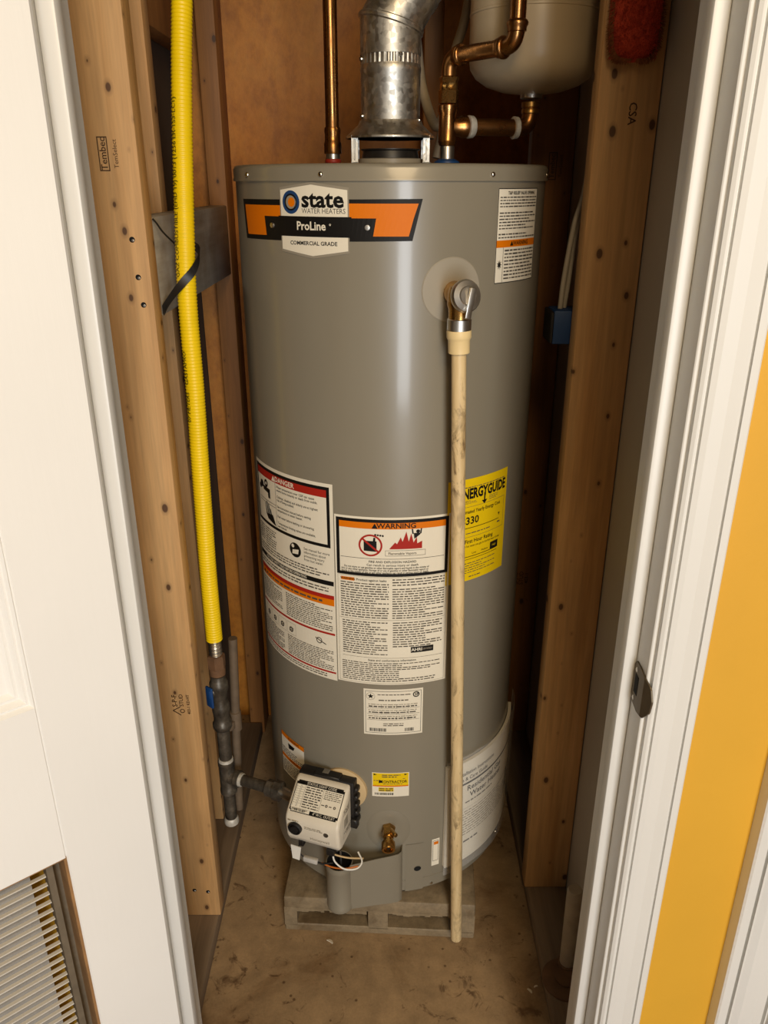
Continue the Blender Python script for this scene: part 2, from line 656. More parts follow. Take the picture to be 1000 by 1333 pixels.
class Print:
    """flat print laid out in metres round the centre of a label"""

    def __init__(self, eps=0.00025):
        self.v, self.f, self.mi, self.mats, self.eps = [], [], [], [], eps

    def slot(self, m):
        if m not in self.mats:
            self.mats.append(m)
        return self.mats.index(m)

    def add(self, vs_, fs, m, layer):
        o = len(self.v)
        self.v += [(x, y, layer * self.eps) for x, y in vs_]
        self.f += [tuple(i + o for i in q) for q in fs]
        self.mi += [self.slot(m)] * len(fs)

    def quad(self, a, b, c, d, m, layer=1):
        """a b bottom, c d top (a under d)"""
        w = max(abs(b[0] - a[0]), abs(c[0] - d[0]))
        n = max(1, int(w / 0.007))
        vs_, fs = [], []
        for k in range(n + 1):
            t = k / n
            vs_ += [(a[0] + (b[0] - a[0]) * t, a[1] + (b[1] - a[1]) * t), (d[0] + (c[0] - d[0]) * t, d[1] + (c[1] - d[1]) * t)]
        for k in range(n):
            fs.append((2 * k, 2 * k + 2, 2 * k + 3, 2 * k + 1))
        self.add(vs_, fs, m, layer)

    def rect(self, x0, y0, x1, y1, m, layer=1):
        self.quad((x0, y0), (x1, y0), (x1, y1), (x0, y1), m, layer)

    def border(self, x0, y0, x1, y1, w, m, layer=1):
        self.rect(x0, y0, x1, y0 + w, m, layer)
        self.rect(x0, y1 - w, x1, y1, m, layer)
        self.rect(x0, y0 + w, x0 + w, y1 - w, m, layer)
        self.rect(x1 - w, y0 + w, x1, y1 - w, m, layer)

    def disc(self, x, y, r0, r1, m, layer=1, n=20, sx=1.0):
        if r0 <= 0:
            self.add([(x + sx * r1 * math.cos(2 * PI * k / n), y + r1 * math.sin(2 * PI * k / n)) for k in range(n)], [tuple(range(n))], m, layer)
        else:
            vs_ = []
            for k in range(n):
                c, s = math.cos(2 * PI * k / n), math.sin(2 * PI * k / n)
                vs_ += [(x + sx * r0 * c, y + r0 * s), (x + sx * r1 * c, y + r1 * s)]
            self.add(vs_, [(2 * k, 2 * k + 1, (2 * k + 3) % (2 * n), (2 * k + 2) % (2 * n)) for k in range(n)], m, layer)

    def poly(self, pts, m, layer=1):
        self.add(pts, [tuple(range(len(pts)))], m, layer)

    def text(self, s, x, y, size, m, layer=2, bold=0.0, align='CENTER', sx=1.0, rot=0.0):
        v, f_ = text_geo(s, size, bold, align, sx)
        c, si = math.cos(rot), math.sin(rot)
        self.add([(x + a * c - b * si, y + a * si + b * c) for a, b in v], f_, m, layer)

    def words(self, x0, y0, x1, y1, n, m, layer=2, h=0.42, last=0.6):
        """n lines of print too small to read"""
        p = (y1 - y0) / n
        for i in range(n):
            y = y1 - (i + 0.5) * p
            end = x1 if random.random() < 0.75 else x0 + (x1 - x0) * random.uniform(last, 1)
            x = x0
            while x < end - p * 0.3:
                w = min(random.uniform(0.7, 2.6) * p, end - x)
                hh = p * h * 0.5 * random.uniform(0.8, 1.1)
                self.rect(x, y - hh, x + w, y + hh, m, layer)
                x += w + p * 0.38

    def bars(self, x0, y0, x1, y1, m, layer=2):
        x = x0
        while x < x1:
            w = random.choice((0.0005, 0.0009, 0.0014))
            self.rect(x, y0, min(x + w, x1), y1, m, layer)
            x += w + random.choice((0.0006, 0.001))

    def build(self, name, fn, parent, M_=None):
        bm = B()
        vv = [bm.verts.new(fn(*p)) for p in self.v]
        for q, mi in zip(self.f, self.mi):
            if len(set(q)) < 3:
                continue
            try:
                f_ = bm.faces.new([vv[i] for i in q])
                f_.material_index = mi
            except ValueError:
                pass
        return obj(name, bm, [M[m] for m in self.mats], parent)


# ---------------------------------------------------------------- the setting
CX, CY, R = 0.0103, 1.41, 0.251
LX, RX = -0.335, 0.300            # inner faces of the two stud walls

bm = B()
box(bm, -1.6, 1.6, -2.6, 2.5, -0.1, 0.0)
fl = tag(obj('floor', bm, M['concrete']), 'stained brown concrete floor', kind='structure')

bm = B()
box(bm, -1.6, 1.6, 0.80, 2.5, 2.44, 2.5)
tag(obj('ceiling', bm, M['ceil']), 'closet ceiling above the water heater', kind='structure')

# yellow wall of the room with the closet opening in it
bm = B()
box(bm, 0.289, 1.5, 0.722, 0.832, 0.0, 2.44)
box(bm, -1.5, -0.289, 0.722, 0.832, 0.0, 2.44)
box(bm, -0.289, 0.289, 0.722, 0.832, 2.06, 2.44)
tag(obj('wall_front', bm, M['yellow']), 'mustard yellow painted wall beside the closet door', kind='structure')


def stud(parent, x0, x1, y0, y1, z0, z1, mat='pine', label=None, name='stud'):
    bm = B()
    box(bm, x0, x1, y0, y1, z0, z1, 0.0025, 2)
    o = obj(name, bm, M[mat], parent, 40)
    if label:
        o['label'] = label
    return o


def stamp_on(parent, pr, x, z, y):
    return pr.build('stamp', lambda a, b, h: Vector((x + a, y - 0.0003 - h, z + b)), parent)


# left wall
bm = B()
box(bm, -0.440, -0.426, 0.834, 2.4, 0.0, 2.44)
wl = tag(obj('wall_left', bm, M['drywall_back']), 'open stud wall left of the water heater', kind='structure')
s1 = stud(wl, LX - 0.089, LX, 1.18, 1.218, 0.038, 2.42, 'pine', 'knotty pine stud nearest the white door with stamped lettering')
stud(wl, -0.425, -0.379, 1.445, 1.483, 0.038, 2.42, 'pine', 'brown stud behind the yellow gas hose')
b1 = B()
box(b1, LX - 0.040, LX - 0.002, 1.2185, 1.83, 1.240, 1.382, 0.003, 2)
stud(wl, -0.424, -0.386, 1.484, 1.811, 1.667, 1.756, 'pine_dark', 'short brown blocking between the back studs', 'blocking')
o = obj('blocking', b1, M['greyboard'], wl, 40)
o['label'] = 'weathered grey horizontal blocking board'
o = stud(wl, -0.425, -0.340, 0.86, 1.81, 0.0, 0.037, 'plate_wood', 'dirty grey bottom plate on the concrete', 'bottom_plate')
pr = Print(0.0001)
pr.border(-0.014, -0.0215, 0.000, 0.0215, 0.0014, 'p_stamp')
pr.text('Tembec', -0.0068, 0.0, 0.0125, 'p_stamp', 2, 0.01, rot=PI / 2)
pr.text('TemSelect', 0.0095, 0.0, 0.0085, 'p_stamp', 2, 0.0, rot=PI / 2)
stamp_on(s1, pr, -0.3745, 1.464, 1.18)
pr = Print(0.0001)
pr.text('S-P-F', -0.012, 0.008, 0.0125, 'p_stamp', 2, 0.015, rot=PI / 2)
pr.text('STUD', 0.000, 0.009, 0.0105, 'p_stamp', 2, 0.01, rot=PI / 2)
pr.text('403-1 KD-HT', 0.012, 0.000, 0.0075, 'p_stamp', 2, 0.02, rot=PI / 2)
pr.quad((-0.017, -0.014), (-0.003, -0.024), (-0.003, -0.022), (-0.016, -0.012), 'p_stamp')
pr.quad((-0.017, -0.014), (-0.003, -0.006), (-0.003, -0.004), (-0.017, -0.012), 'p_stamp')
pr.disc(0.000, -0.014, 0.003, 0.0045, 'p_stamp', 1, 14)
stamp_on(s1, pr, -0.364, 0.561, 1.18)
for x, z in ((-0.3561, 1.3535), (-0.3535, 1.3022), (-0.3503, 1.2634), (-0.3830, 0.108), (-0.3560, 0.104)):
    b1 = B()
    cyl(b1, (x, 1.1802, z), (x, 1.1790, z), 0.0042, 0.0036, 12)
    cyl(b1, (x + 0.001, 1.1790, z - 0.001), (x + 0.001, 1.1786, z - 0.001), 0.0022, 0.0014, 8, mi=1)
    obj('nail', b1, [M['hole'], M['nickel']], s1)

# right wall
bm = B()
box(bm, 0.390, 0.404, 0.834, 2.4, 0.0, 2.44)
wr = tag(obj('wall_right', bm, M['drywall']), 'grey drywall on the right side of the closet', kind='structure')
s2 = stud(wr, RX, 0.3885, 1.25, 1.288, 0.038, 2.42, 'pine', 'pine stud on the right standing against grey drywall')
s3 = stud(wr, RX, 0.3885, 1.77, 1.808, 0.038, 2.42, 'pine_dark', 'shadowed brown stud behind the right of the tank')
stud(wr, 0.306, 0.389, 0.84, 1.81, 0.0, 0.037, 'plate_wood', 'dirty bottom plate under the right stud', 'bottom_plate')
pr = Print(0.0001)
pr.text('CSA', 0, 0, 0.016, 'p_stamp', 2, 0.01, rot=-PI / 2)
stamp_on(s2, pr, 0.351, 1.518, 1.25)
pr = Print(0.0001)
pr.border(-0.013, -0.026, 0.004, 0.026, 0.0016, 'p_stamp')
pr.text('Tembec', -0.0045, 0, 0.014, 'p_stamp', 2, 0.01, rot=PI / 2)
pr.text('TemSelect', 0.0125, 0, 0.010, 'p_stamp', 2, 0, rot=PI / 2)
stamp_on(s3, pr, 0.350, 1.458, 1.77)
pr = Print(0.0001)
pr.text('S-P-F', -0.012, 0, 0.017, 'p_stamp', 2, 0.015, rot=PI / 2)
pr.text('STUD', 0.001, 0, 0.015, 'p_stamp', 2, 0.01, rot=PI / 2)
pr.text('403-1', 0.014, 0, 0.013, 'p_stamp', 2, 0.01, rot=PI / 2)
stamp_on(s3, pr, 0.344, 0.510, 1.77)

# back wall: studs with sheathing behind them, deeper bay on the right
bm = B()
box(bm, -0.424, 0.119, 1.892, 1.905, 0.0, 2.44)
box(bm, 0.119, 0.389, 2.30, 2.315, 0.0, 2.44)
wb = tag(obj('wall_back', bm, M['ply']), 'orange brown sheathing behind the water heater', kind='structure')
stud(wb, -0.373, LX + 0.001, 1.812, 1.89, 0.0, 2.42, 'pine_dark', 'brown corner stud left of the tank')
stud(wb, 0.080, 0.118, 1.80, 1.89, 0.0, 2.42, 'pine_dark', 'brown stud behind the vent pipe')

# right jamb, stop and casing
tr = thing('trim_1', (0.29, 0.76, 0), 'white door jamb and casing next to the yellow wall', kind='structure')
bm = B()
box(bm, 0.285, 0.3005, 0.7215, 0.836, 0.0, 2.06, 0.001, 1)
obj('jamb', bm, M['trim'], tr)
bm = B()
box(bm, 0.2700, 0.2852, 0.757, 0.777, 0.0, 2.06, 0.003, 2)
obj('door_stop', bm, M['trim'], tr, 40)


def casing(parent, x0, x1, yb, z0, z1, flip=False, thick=0.012):
    """profiled casing, x0 the thin inner edge"""
    w = x1 - x0
    P = [(0, 0), (0, 0.62), (0.06, 0.80), (0.10, 0.80), (0.115, 0.45), (0.15, 0.45), (0.165, 0.82), (0.30, 0.70), (0.55, 0.74), (0.74, 1.0),
         (0.775, 1.0), (0.785, 0.65), (0.82, 0.65), (0.83, 1.0), (0.97, 1.0), (1, 0.9), (1, 0)]
    bm = B()
    extrude_poly(bm, [(x0 + w * a, yb - thick * b) for a, b in P], lambda p, t: Vector((p[0], p[1], t)), z0, z1)
    return obj('casing', bm, M['trim'], parent)


casing(tr, 0.2895, 0.341, 0.7218, 0.0, 2.09)
# strike plate, bent round the jamb edge
b1 = B()
outline = [(-0.030, -0.019), (-0.024, -0.026), (-0.010, -0.028), (0.004, -0.026), (0.014, -0.012), (0.016, 0.004), (0.012, 0.018), (0.002, 0.024), (-0.014, 0.027),
           (-0.026, 0.027), (-0.030, 0.021)]


def strike_fn(p, t):
    d, z = p                                      # d towards the room
    y = 0.7565 - (d + 0.030) * 1.10
    x = 0.2850
    if y < 0.7225:
        e = 0.7225 - y
        x = 0.2850 + 0.30 * e
    return Vector((x - 0.0002 - t, y, 0.908 + z))


DB = -0.030 + (0.7565 - 0.7225) / 1.10              # where the plate bends round the edge


def span(z):
    xs = []
    for (d0_, z0_), (d1_, z1_) in zip(outline, outline[1:] + outline[:1]):
        if (z0_ - z) * (z1_ - z) <= 0 and abs(z1_ - z0_) > 1e-9:
            xs.append(d0_ + (d1_ - d0_) * (z - z0_) / (z1_ - z0_))
    return min(xs), max(xs)


rows = []
for k in range(23):
    zz = -0.0279 + (0.0268 + 0.0279) * k / 22
    lo, hi = span(zz)
    cols = [lo, min(max((lo + DB) / 2, lo), hi), min(max(DB, lo), hi), min(max((DB + hi) / 2, DB), hi) if hi > DB else hi, hi]
    rows.append([[b1.verts.new(strike_fn((c_, zz), t)) for c_ in cols] for t in (0.0, 0.0018)])
for ra, rb in zip(rows, rows[1:]):
    for t in (0, 1):
        for k in range(4):
            b1.faces.new((ra[t][k], ra[t][k + 1], rb[t][k + 1], rb[t][k]))
    for k in (0, 4):
        b1.faces.new((ra[0][k], ra[1][k], rb[1][k], rb[0][k]))
for r_ in (rows[0], rows[-1]):
    for k in range(4):
        b1.faces.new((r_[0][k], r_[0][k + 1], r_[1][k + 1], r_[1][k]))
bmesh.ops.remove_doubles(b1, verts=b1.verts[:], dist=0.00005)
bmesh.ops.recalc_face_normals(b1, faces=b1.faces[:])
sp = obj('strike_plate', b1, M['bronze'], tr)
sp['label'] = 'dark bronze strike plate'
b1 = B()
extrude_poly(b1, [(-0.024, -0.011), (-0.014, -0.011), (-0.014, 0.013), (-0.024, 0.013)], strike_fn, 0.0019, 0.0021)
obj('latch_hole', b1, M['hole'], sp)
for z in (-0.019, 0.018):
    b1 = B()
    cyl(b1, (0.2829, 0.7480, 0.908 + z), (0.2822, 0.7480, 0.908 + z), 0.0030, 0.0022, 10)
    obj('screw', b1, M['nickel'], sp)

# left jamb (door hangs on it)
tl = thing('trim_2', (-0.29, 0.76, 0), 'white door jamb behind the open white door', kind='structure')
bm = B()
box(bm, -0.3005, -0.285, 0.7235, 0.836, 0.0, 2.06, 0.001, 1)
obj('jamb', bm, M['trim'], tl)
bm = B()
box(bm, -0.2852, -0.2680, 0.753, 0.772, 0.0, 2.06, 0.003, 2)
obj('door_stop', bm, M['trim'], tl, 40)
# head jamb over the opening
th = thing('trim_3', (0, 0.76, 2.06), 'white head jamb over the closet opening', kind='structure')
bm = B()
box(bm, -0.285, 0.285, 0.7335, 0.836, 2.045, 2.0595, 0.001, 1)
obj('jamb', bm, M['trim'], th)
# casing of the next doorway on the yellow wall
tn = thing('trim_4', (0.475, 0.72, 0), 'white casing of the next doorway across the yellow wall', kind='structure')
casing(tn, 0.510, 0.436, 0.7218, 0.0, 2.09, thick=0.021)
bm = B()
box(bm, 0.505, 0.60, 0.6950, 0.7215, 0.0, 2.09, 0.001)
obj('door_edge', bm, M['trim'], tn)

# ---------------------------------------------------------------- the open white door
DD = Vector((-0.775, -0.632, 0)).normalized()          # hinge edge -> latch edge
DN = Vector((DD.y, -DD.x, 0)) * -1                     # towards the camera side
if DN.dot(Vector((1, -1, 0))) < 0:
    DN = -DN
DC = Vector((-0.2700, 0.7120, 0.012))


def dp(s, z, h=0.0):
    return DC + DD * s + Vector((0, 0, z)) + DN * h


door = thing('door_1', dp(0.3, 0), 'open white panelled door with a vent grille', kind='structure')
DW, DH, DT = 0.60, 2.02, 0.035
ST = 0.099                                             # stile width up to the mouldings
PAN = [(ST, DW - ST, 0.935, 1.86)]                     # upper panel
GR = (ST, DW - ST, 0.17, 0.738)                        # grille opening


def dbox(bm, s0, s1, z0, z1, h0, h1, bev=0.0):
    vv = box(bm, s0, s1, z0, z1, h0, h1, bev)
    for v in vv:
        v.co = dp(v.co.x, v.co.y, v.co.z)
    bmesh.ops.recalc_face_normals(bm, faces=bm.faces[:])


def dpart(name, boxes, mat, parent=door, bev=0.0):
    bm = B()
    for q in boxes:
        dbox(bm, *q, bev)
    return obj(name, bm, mat, parent)


dpart('stile', [(0.0, ST, 0.0, DH, -DT, 0.0)], M['white'], bev=0.003)
dpart('stile', [(DW - ST, DW, 0.0, DH, -DT, 0.0)], M['white'], bev=0.003)
dpart('rail', [(ST, DW - ST, 0.0, GR[2], -DT, 0.0)], M['white'])
dpart('rail', [(ST, DW - ST, GR[3], PAN[0][2], -DT, 0.0)], M['white'])
dpart('rail', [(ST, DW - ST, PAN[0][3], DH, -DT, 0.0)], M['white'])


def panel(s0, s1, z0, z1):
    """raised panel with stepped moulding"""
    steps = [(0.0, 0.0), (0.003, -0.005), (0.006, -0.004), (0.010, -0.010), (0.014, -0.009), (0.018, -0.014), (0.030, -0.015), (0.048, -0.006), (0.052, -0.005)]
    bm = B()
    rings = []
    for d, h in steps:
        rings.append([bm.verts.new(dp(s, z, h)) for s, z in ((s0 + d, z0 + d), (s1 - d, z0 + d), (s1 - d, z1 - d), (s0 + d, z1 - d))])
    for a, b in zip(rings, rings[1:]):
        for k in range(4):
            bm.faces.new((a[k], a[(k + 1) % 4], b[(k + 1) % 4], b[k]))
    bm.faces.new(rings[-1])
    back = [bm.verts.new(dp(s, z, -DT + 0.004)) for s, z in ((s0, z0), (s1, z0), (s1, z1), (s0, z1))]
    bm.faces.new(back[::-1])
    for k in range(4):
        bm.faces.new((rings[0][k], back[k], back[(k + 1) % 4], rings[0][(k + 1) % 4]))
    bmesh.ops.recalc_face_normals(bm, faces=bm.faces[:])
    return obj('panel', bm, M['white'], door)


panel(*PAN[0])
# vent grille set into the cut-out
g0, g1, gz0, gz1 = GR
dpart('cutout_edge', [(g0 - 0.001, g0 + 0.002, gz0, gz1, -DT + 0.001, -0.0008), (g1 - 0.002, g1 + 0.001, gz0, gz1, -DT + 0.001, -0.0008),
                      (g0, g1, gz1 - 0.002, gz1 + 0.001, -DT + 0.001, -0.0008), (g0, g1, gz0 - 0.001, gz0 + 0.002, -DT + 0.001, -0.0008)], M['rawedge'])
ga = -0.026
gf = dpart('vent_grille', [(g0 + 0.012, g0 + 0.019, gz0 + 0.004, gz1 - 0.003, ga - 0.006, ga + 0.012), (g1 - 0.019, g1 - 0.012, gz0 + 0.004, gz1 - 0.003, ga - 0.006, ga + 0.012),
                           (g0 + 0.012, g1 - 0.012, gz1 - 0.010, gz1 - 0.003, ga - 0.006, ga + 0.006), (g0 + 0.012, g1 - 0.012, gz0 + 0.004, gz0 + 0.011, ga - 0.006, ga + 0.006),
                           (g0 + 0.002, g0 + 0.012, gz0 + 0.002, gz1 - 0.002, ga - 0.008, ga - 0.006), (g1 - 0.012, g1 - 0.002, gz0 + 0.002, gz1 - 0.002, ga - 0.008, ga - 0.006)], M['grille_frame'])
gf['label'] = 'metal return-air grille of slanted louvres'
dpart('grille_gap_shade', [(g0 + 0.034, g1 - 0.034, gz0 + 0.012, gz1 - 0.012, ga - 0.0075, ga - 0.0035)], M['filter'])  # grey sheet added behind the bars as the shaded louvre gaps
pitch = 0.0128
nl = int((gz1 - gz0 - 0.024) / pitch)
lou = None
for k in range(nl):
    z = gz1 - 0.016 - k * pitch
    if lou is None:
        bm = B()
        pts = [(0.0012, 0.0), (0.0012, 0.0016), (-0.0028, 0.0020), (-0.0028, 0.0010), (0.0002, 0.0)]
        extrude_poly(bm, pts, lambda p, t: dp(t, z + p[1], ga + 0.008 + p[0]), g0 + 0.020, g1 - 0.020)
        lou = obj('louver', bm, M['grille'], gf)
        lz = z
    else:
        c = lou.copy()
        col.objects.link(c)
        c.parent = gf
        c.location = lou.location + Vector((0, 0, z - lz))

# ---------------------------------------------------------------- concrete blocks
def block(loc, rz, label):
    Mx = Matrix.Translation(loc) @ Matrix.Rotation(rz, 4, 'Z')
    bm = B()
    L, D, Hh = 0.388, 0.19, 0.093
    box(bm, 0, L, 0, D, 0.060, Hh, 0.004, 2, Mx)
    box(bm, 0, L, 0, D, 0.0, 0.019, 0.002, 1, Mx)
    for a, b in ((0, 0.026), (0.172, 0.212), (0.352, L)):
        box(bm, a, b, 0.0, D, 0.015, 0.064, 0.0, 1, Mx)
    box(bm, 0.02, 0.36, 0.16, D, 0.015, 0.064, 0, 1, Mx)
    # chipped lip above the openings
    for a, b in ((0.026, 0.172), (0.212, 0.352)):
        x = a
        while x < b - 0.004:
            w = random.uniform(0.006, 0.018)
            box(bm, x, min(x + w, b), 0.0005, 0.03, 0.052 + random.uniform(0, 0.008), 0.062, 0.0, 1, Mx)
            x += w
    o = obj('concrete_block', bm, M['block'], None, 30)
    return tag(o, label, 'block', 'concrete blocks carrying the water heater')


block((-0.204, 1.178, 0.0), math.radians(-3.2), 'hollow concrete block with two dark slots under the front of the tank')
block((-0.190, 1.46, 0.0), 0.0, 'concrete block under the rear of the tank')

# ---------------------------------------------------------------- water heater
wh = thing('water_heater', (CX, CY, 0.093), 'tall grey gas tank water heater with warning stickers', 'water heater')
ZB, ZC, ZT = 0.127, 1.4295, 1.4525


def cp(th, z, h=0.0):
    """point on the jacket: degrees from the front, height, height over the skin"""
    a = math.radians(th)
    return Vector((CX + (R + h) * math.sin(a), CY - (R + h) * math.cos(a), z))


def cmap(th0, z0, h0=0.0004):
    return lambda x, y, h: cp(th0 + math.degrees(x / R), z0 + y, h0 + h)


bm = B()
lathe(bm, [(R - 0.012, ZB - 0.002), (R - 0.002, ZB), (R, ZB + 0.003), (R, ZB + 0.028), (R - 0.0012, ZB + 0.0285), (R - 0.0012, ZB + 0.030), (R, ZB + 0.0305), (R, ZC + 0.004)],
      (CX, CY, 0), seg=128)
obj('jacket', bm, M['jacket'], wh, 30)
bm = B()
lathe(bm, [(R - 0.05, 0.0935), (R - 0.03, 0.0935), (R - 0.026, ZB - 0.001), (R - 0.05, ZB - 0.001)], (CX, CY, 0), seg=64)
obj('base_ring', bm, M['black'], wh, 30)
bm = B()
rc = R + 0.0028
lathe(bm, [(rc - 0.002, ZC), (rc + 0.0006, ZC + 0.0006), (rc + 0.0006, ZC + 0.0035), (rc - 0.0004, ZC + 0.005), (rc, ZT - 0.006), (rc - 0.0025, ZT - 0.0015), (rc - 0.006, ZT),
           (0.06, ZT + 0.004), (0, ZT + 0.004)], (CX, CY, 0), seg=128)
obj('top_cap', bm, M['jacket'], wh, 40)
for th in (-57, -22.5, 34, 73):
    a = math.radians(th)
    n = Vector((math.sin(a), -math.cos(a), 0))
    p = Vector((CX, CY, 1.4385)) + n * (rc - 0.0004)
    b1 = B()
    lathe(b1, [(0.0038, 0.0), (0.0036, 0.0012), (0.0024, 0.0026), (0.0, 0.003)], p, n, 12)
    obj('screw', b1, M['screw'], wh, 50)
for th, z in ((19.5, 0.136), (-53, 0.18), (66, 0.137)):
    b1 = B()
    a = math.radians(th)
    lathe(b1, [(0.0034, 0.0), (0.003, 0.0016), (0.0, 0.0026)], cp(th, z), Vector((math.sin(a), -math.cos(a), 0)), 12)
    obj('screw', b1, M['screw'], wh, 50)


def label(name, th0, th1, z0, z1, base='p_white', lab=None):
    pr = Print()
    w = math.radians(th1 - th0) * R
    h = z1 - z0
    pr.rect(-w / 2, -h / 2, w / 2, h / 2, base, 0)
    return pr, w, h, (th0 + th1) / 2, (z0 + z1) / 2


def finish(pr, name, th, z, lab):
    o = pr.build(name, cmap(th, z), wh)
    o['label'] = lab
    return o


# --- brand badge
pr = Print(0.0003)
X = lambda th: math.radians(th - (-26.3)) * R
pr.quad((X(-61.9), -0.0310), (X(6.7), -0.0270), (X(9.8), 0.0275), (X(-63.6), 0.0250), 'p_black', 0)
pr.quad((X(-60.0), -0.0245), (X(-46.9), -0.0235), (X(-47.6), 0.0030), (X(-61.0), 0.0030), 'p_orange', 1)
pr.quad((X(-61.0), 0.0030), (X(-39.2), 0.0030), (X(-39.0), 0.0180), (X(-61.4), 0.0175), 'p_orange', 1)
pr.quad((X(-5.8), -0.0210), (X(5.5), -0.0210), (X(7.0), 0.0025), (X(-4.8), 0.0025), 'p_orange', 1)
pr.quad((X(-15.0), 0.0025), (X(7.0), 0.0025), (X(8.5), 0.0215), (X(-15.0), 0.0215), 'p_orange', 1)
w2 = 0.0545
pr.quad((-w2 - 0.002, -0.0440), (0, -0.0525), (0, 0.0490), (-w2 - 0.002, 0.0420), 'p_mid', 2)
pr.quad((0, -0.0525), (w2 + 0.002, -0.0440), (w2 + 0.002, 0.0420), (0, 0.0490), 'p_mid', 2)
pr.quad((-w2, -0.0410), (0, -0.0490), (0, 0.0455), (-w2, 0.0385), 'p_white', 3)
pr.quad((0, -0.0490), (w2, -0.0410), (w2, 0.0385), (0, 0.0455), 'p_white', 3)
pr.rect(-0.0600, -0.0230, 0.0600, 0.0040, 'p_black', 4)
pr.disc(-0.0350, 0.0225, 0, 0.0155, 'p_blue', 4, 28)
pr.disc(-0.0350, 0.0225, 0.0088, 0.0112, 'p_black', 5, 28)
pr.disc(-0.0345, 0.0225, 0.0, 0.0092, 'p_mid', 5, 28)
pr.disc(-0.0335, 0.0225, 0.0, 0.0062, 'p_orange', 6, 24)
pr.text('state', 0.0165, 0.0255, 0.0300, 'p_black', 4, 0.03, sx=1.12)
pr.text('WATER HEATERS', 0.0178, 0.0110, 0.0095, 'p_grey', 4, 0.0, sx=0.92)
pr.text('ProLine', -0.002, -0.0090, 0.0160, 'p_white', 5, 0.022, sx=0.95)
pr.disc(0.0285, -0.0065, 0.0007, 0.0014, 'p_white', 5, 10)
pr.text('COMMERCIAL GRADE', 0.0, -0.0320, 0.0075, 'p_black', 4, 0.02, sx=1.05)
bd = finish(pr, 'brand_badge', -26.3, 1.3800, 'black, orange and white brand badge')
for th in (-43.5, -7.6):
    b1 = B()
    a = math.radians(th)
    lathe(b1, [(0.0042, 0.0004), (0.0036, 0.0024), (0.0, 0.003)], cp(th, 1.3705), Vector((math.sin(a), -math.cos(a), 0)), 14)
    obj('screw', b1, M['nickel'], bd, 50)

# --- relief valve instructions, top right
pr, w, h, th, z = label('l', 37.3, 61.6, 1.2895, 1.4205)
pr.border(-w / 2, -h / 2, w / 2, h / 2, 0.0011, 'p_black')
pr.text('T&P RELIEF VALVE OPENING', 0.004, h / 2 - 0.0065, 0.0062, 'p_black', 2, 0.02, sx=0.95)
pr.words(-w / 2 + 0.004, h / 2 - 0.0265, w / 2 - 0.004, h / 2 - 0.0100, 4, 'p_grey')
pr.words(-w / 2 + 0.004, h / 2 - 0.0565, w / 2 - 0.004, h / 2 - 0.0310, 6, 'p_grey')
pr.words(-w / 2 + 0.004, h / 2 - 0.0690, w / 2 - 0.004, h / 2 - 0.0600, 2, 'p_grey')
yb = h / 2 - 0.0805
pr.rect(-w / 2 + 0.001, yb, w / 2 - 0.001, yb + 0.010, 'p_orange', 1)
pr.text('WARNING', 0.006, yb + 0.005, 0.0088, 'p_black', 2, 0.02)
pr.poly([(-0.0225, yb + 0.0018), (-0.0145, yb + 0.0018), (-0.0185, yb + 0.0088)], 'p_black', 2)
pr.rect(-w / 2 + 0.0155, -h / 2 + 0.001, -w / 2 + 0.0161, yb, 'p_black', 2)
cx_, cy_ = -w / 2 + 0.0085, yb - 0.024
star = []
for k in range(18):
    rr = 0.0075 if k % 2 == 0 else 0.003
    star.append((cx_ + 0.75 * rr * math.cos(2 * PI * k / 18), cy_ + rr * math.sin(2 * PI * k / 18)))
for k in range(18):
    pr.poly([(cx_, cy_), star[k], star[(k + 1) % 18]], 'p_black', 2)
pr.words(-w / 2 + 0.019, -h / 2 + 0.004, w / 2 - 0.004, yb - 0.002, 9, 'p_grey')
finish(pr, 'relief_instruction_label', th, z, 'white sticker with orange warning strip at the top of the tank')

# --- danger / lighting instructions on the left
pr, w, h, th, z = label('l', -69.0, -21.6, 0.6140, 0.9850)
xl, xr, yt = -w / 2, w / 2, h / 2
ip = 0.004
pr.border(xl + ip, yt - 0.113, xr - 0.006, yt - 0.006, 0.0055, 'p_black', 1)
pr.rect(xl + ip + 0.0055, yt - 0.0245, xr - 0.0115, yt - 0.0115, 'p_red', 1)
pr.text('DANGER', 0.002, yt - 0.0180, 0.0125, 'p_white', 2, 0.02)
pr.poly([(-0.034, yt - 0.0228), (-0.022, yt - 0.0228), (-0.028, yt - 0.0130)], 'p_white', 2)
xm = xl + 0.080
pr.rect(xm, yt - 0.107, xm + 0.0008, yt - 0.0245, 'p_black', 1)
# tap and hand pictogram
pr.disc(xl + 0.030, yt - 0.040, 0, 0.007, 'p_black', 2, 14)
pr.disc(xl + 0.022, yt - 0.046, 0, 0.005, 'p_black', 2, 12)
pr.disc(xl + 0.048, yt - 0.035, 0.003, 0.007, 'p_black', 2, 14)
pr.quad((xl + 0.036, yt - 0.049), (xl + 0.062, yt - 0.052), (xl + 0.062, yt - 0.043), (xl + 0.036, yt - 0.041), 'p_black', 2)
pr.quad((xl + 0.055, yt - 0.060), (xl + 0.062, yt - 0.060), (xl + 0.062, yt - 0.043), (xl + 0.052, yt - 0.043), 'p_black', 2)
pr.rect(xl + 0.018, yt - 0.0665, xm, yt - 0.0658, 'p_grey', 2)
pr.rect(xl + 0.018, yt - 0.0715, xm, yt - 0.0708, 'p_grey', 2)
for dx, dy, ln in ((0.044, 0, 0.020), (0.050, 0.003, 0.021), (0.056, 0.001, 0.019), (0.062, -0.003, 0.016)):
    pr.quad((xl + dx, yt - 0.092), (xl + dx + 0.0042, yt - 0.092), (xl + dx - 0.001, yt - 0.092 + ln + dy), (xl + dx - 0.004, yt - 0.092 + ln + dy), 'p_black', 2)
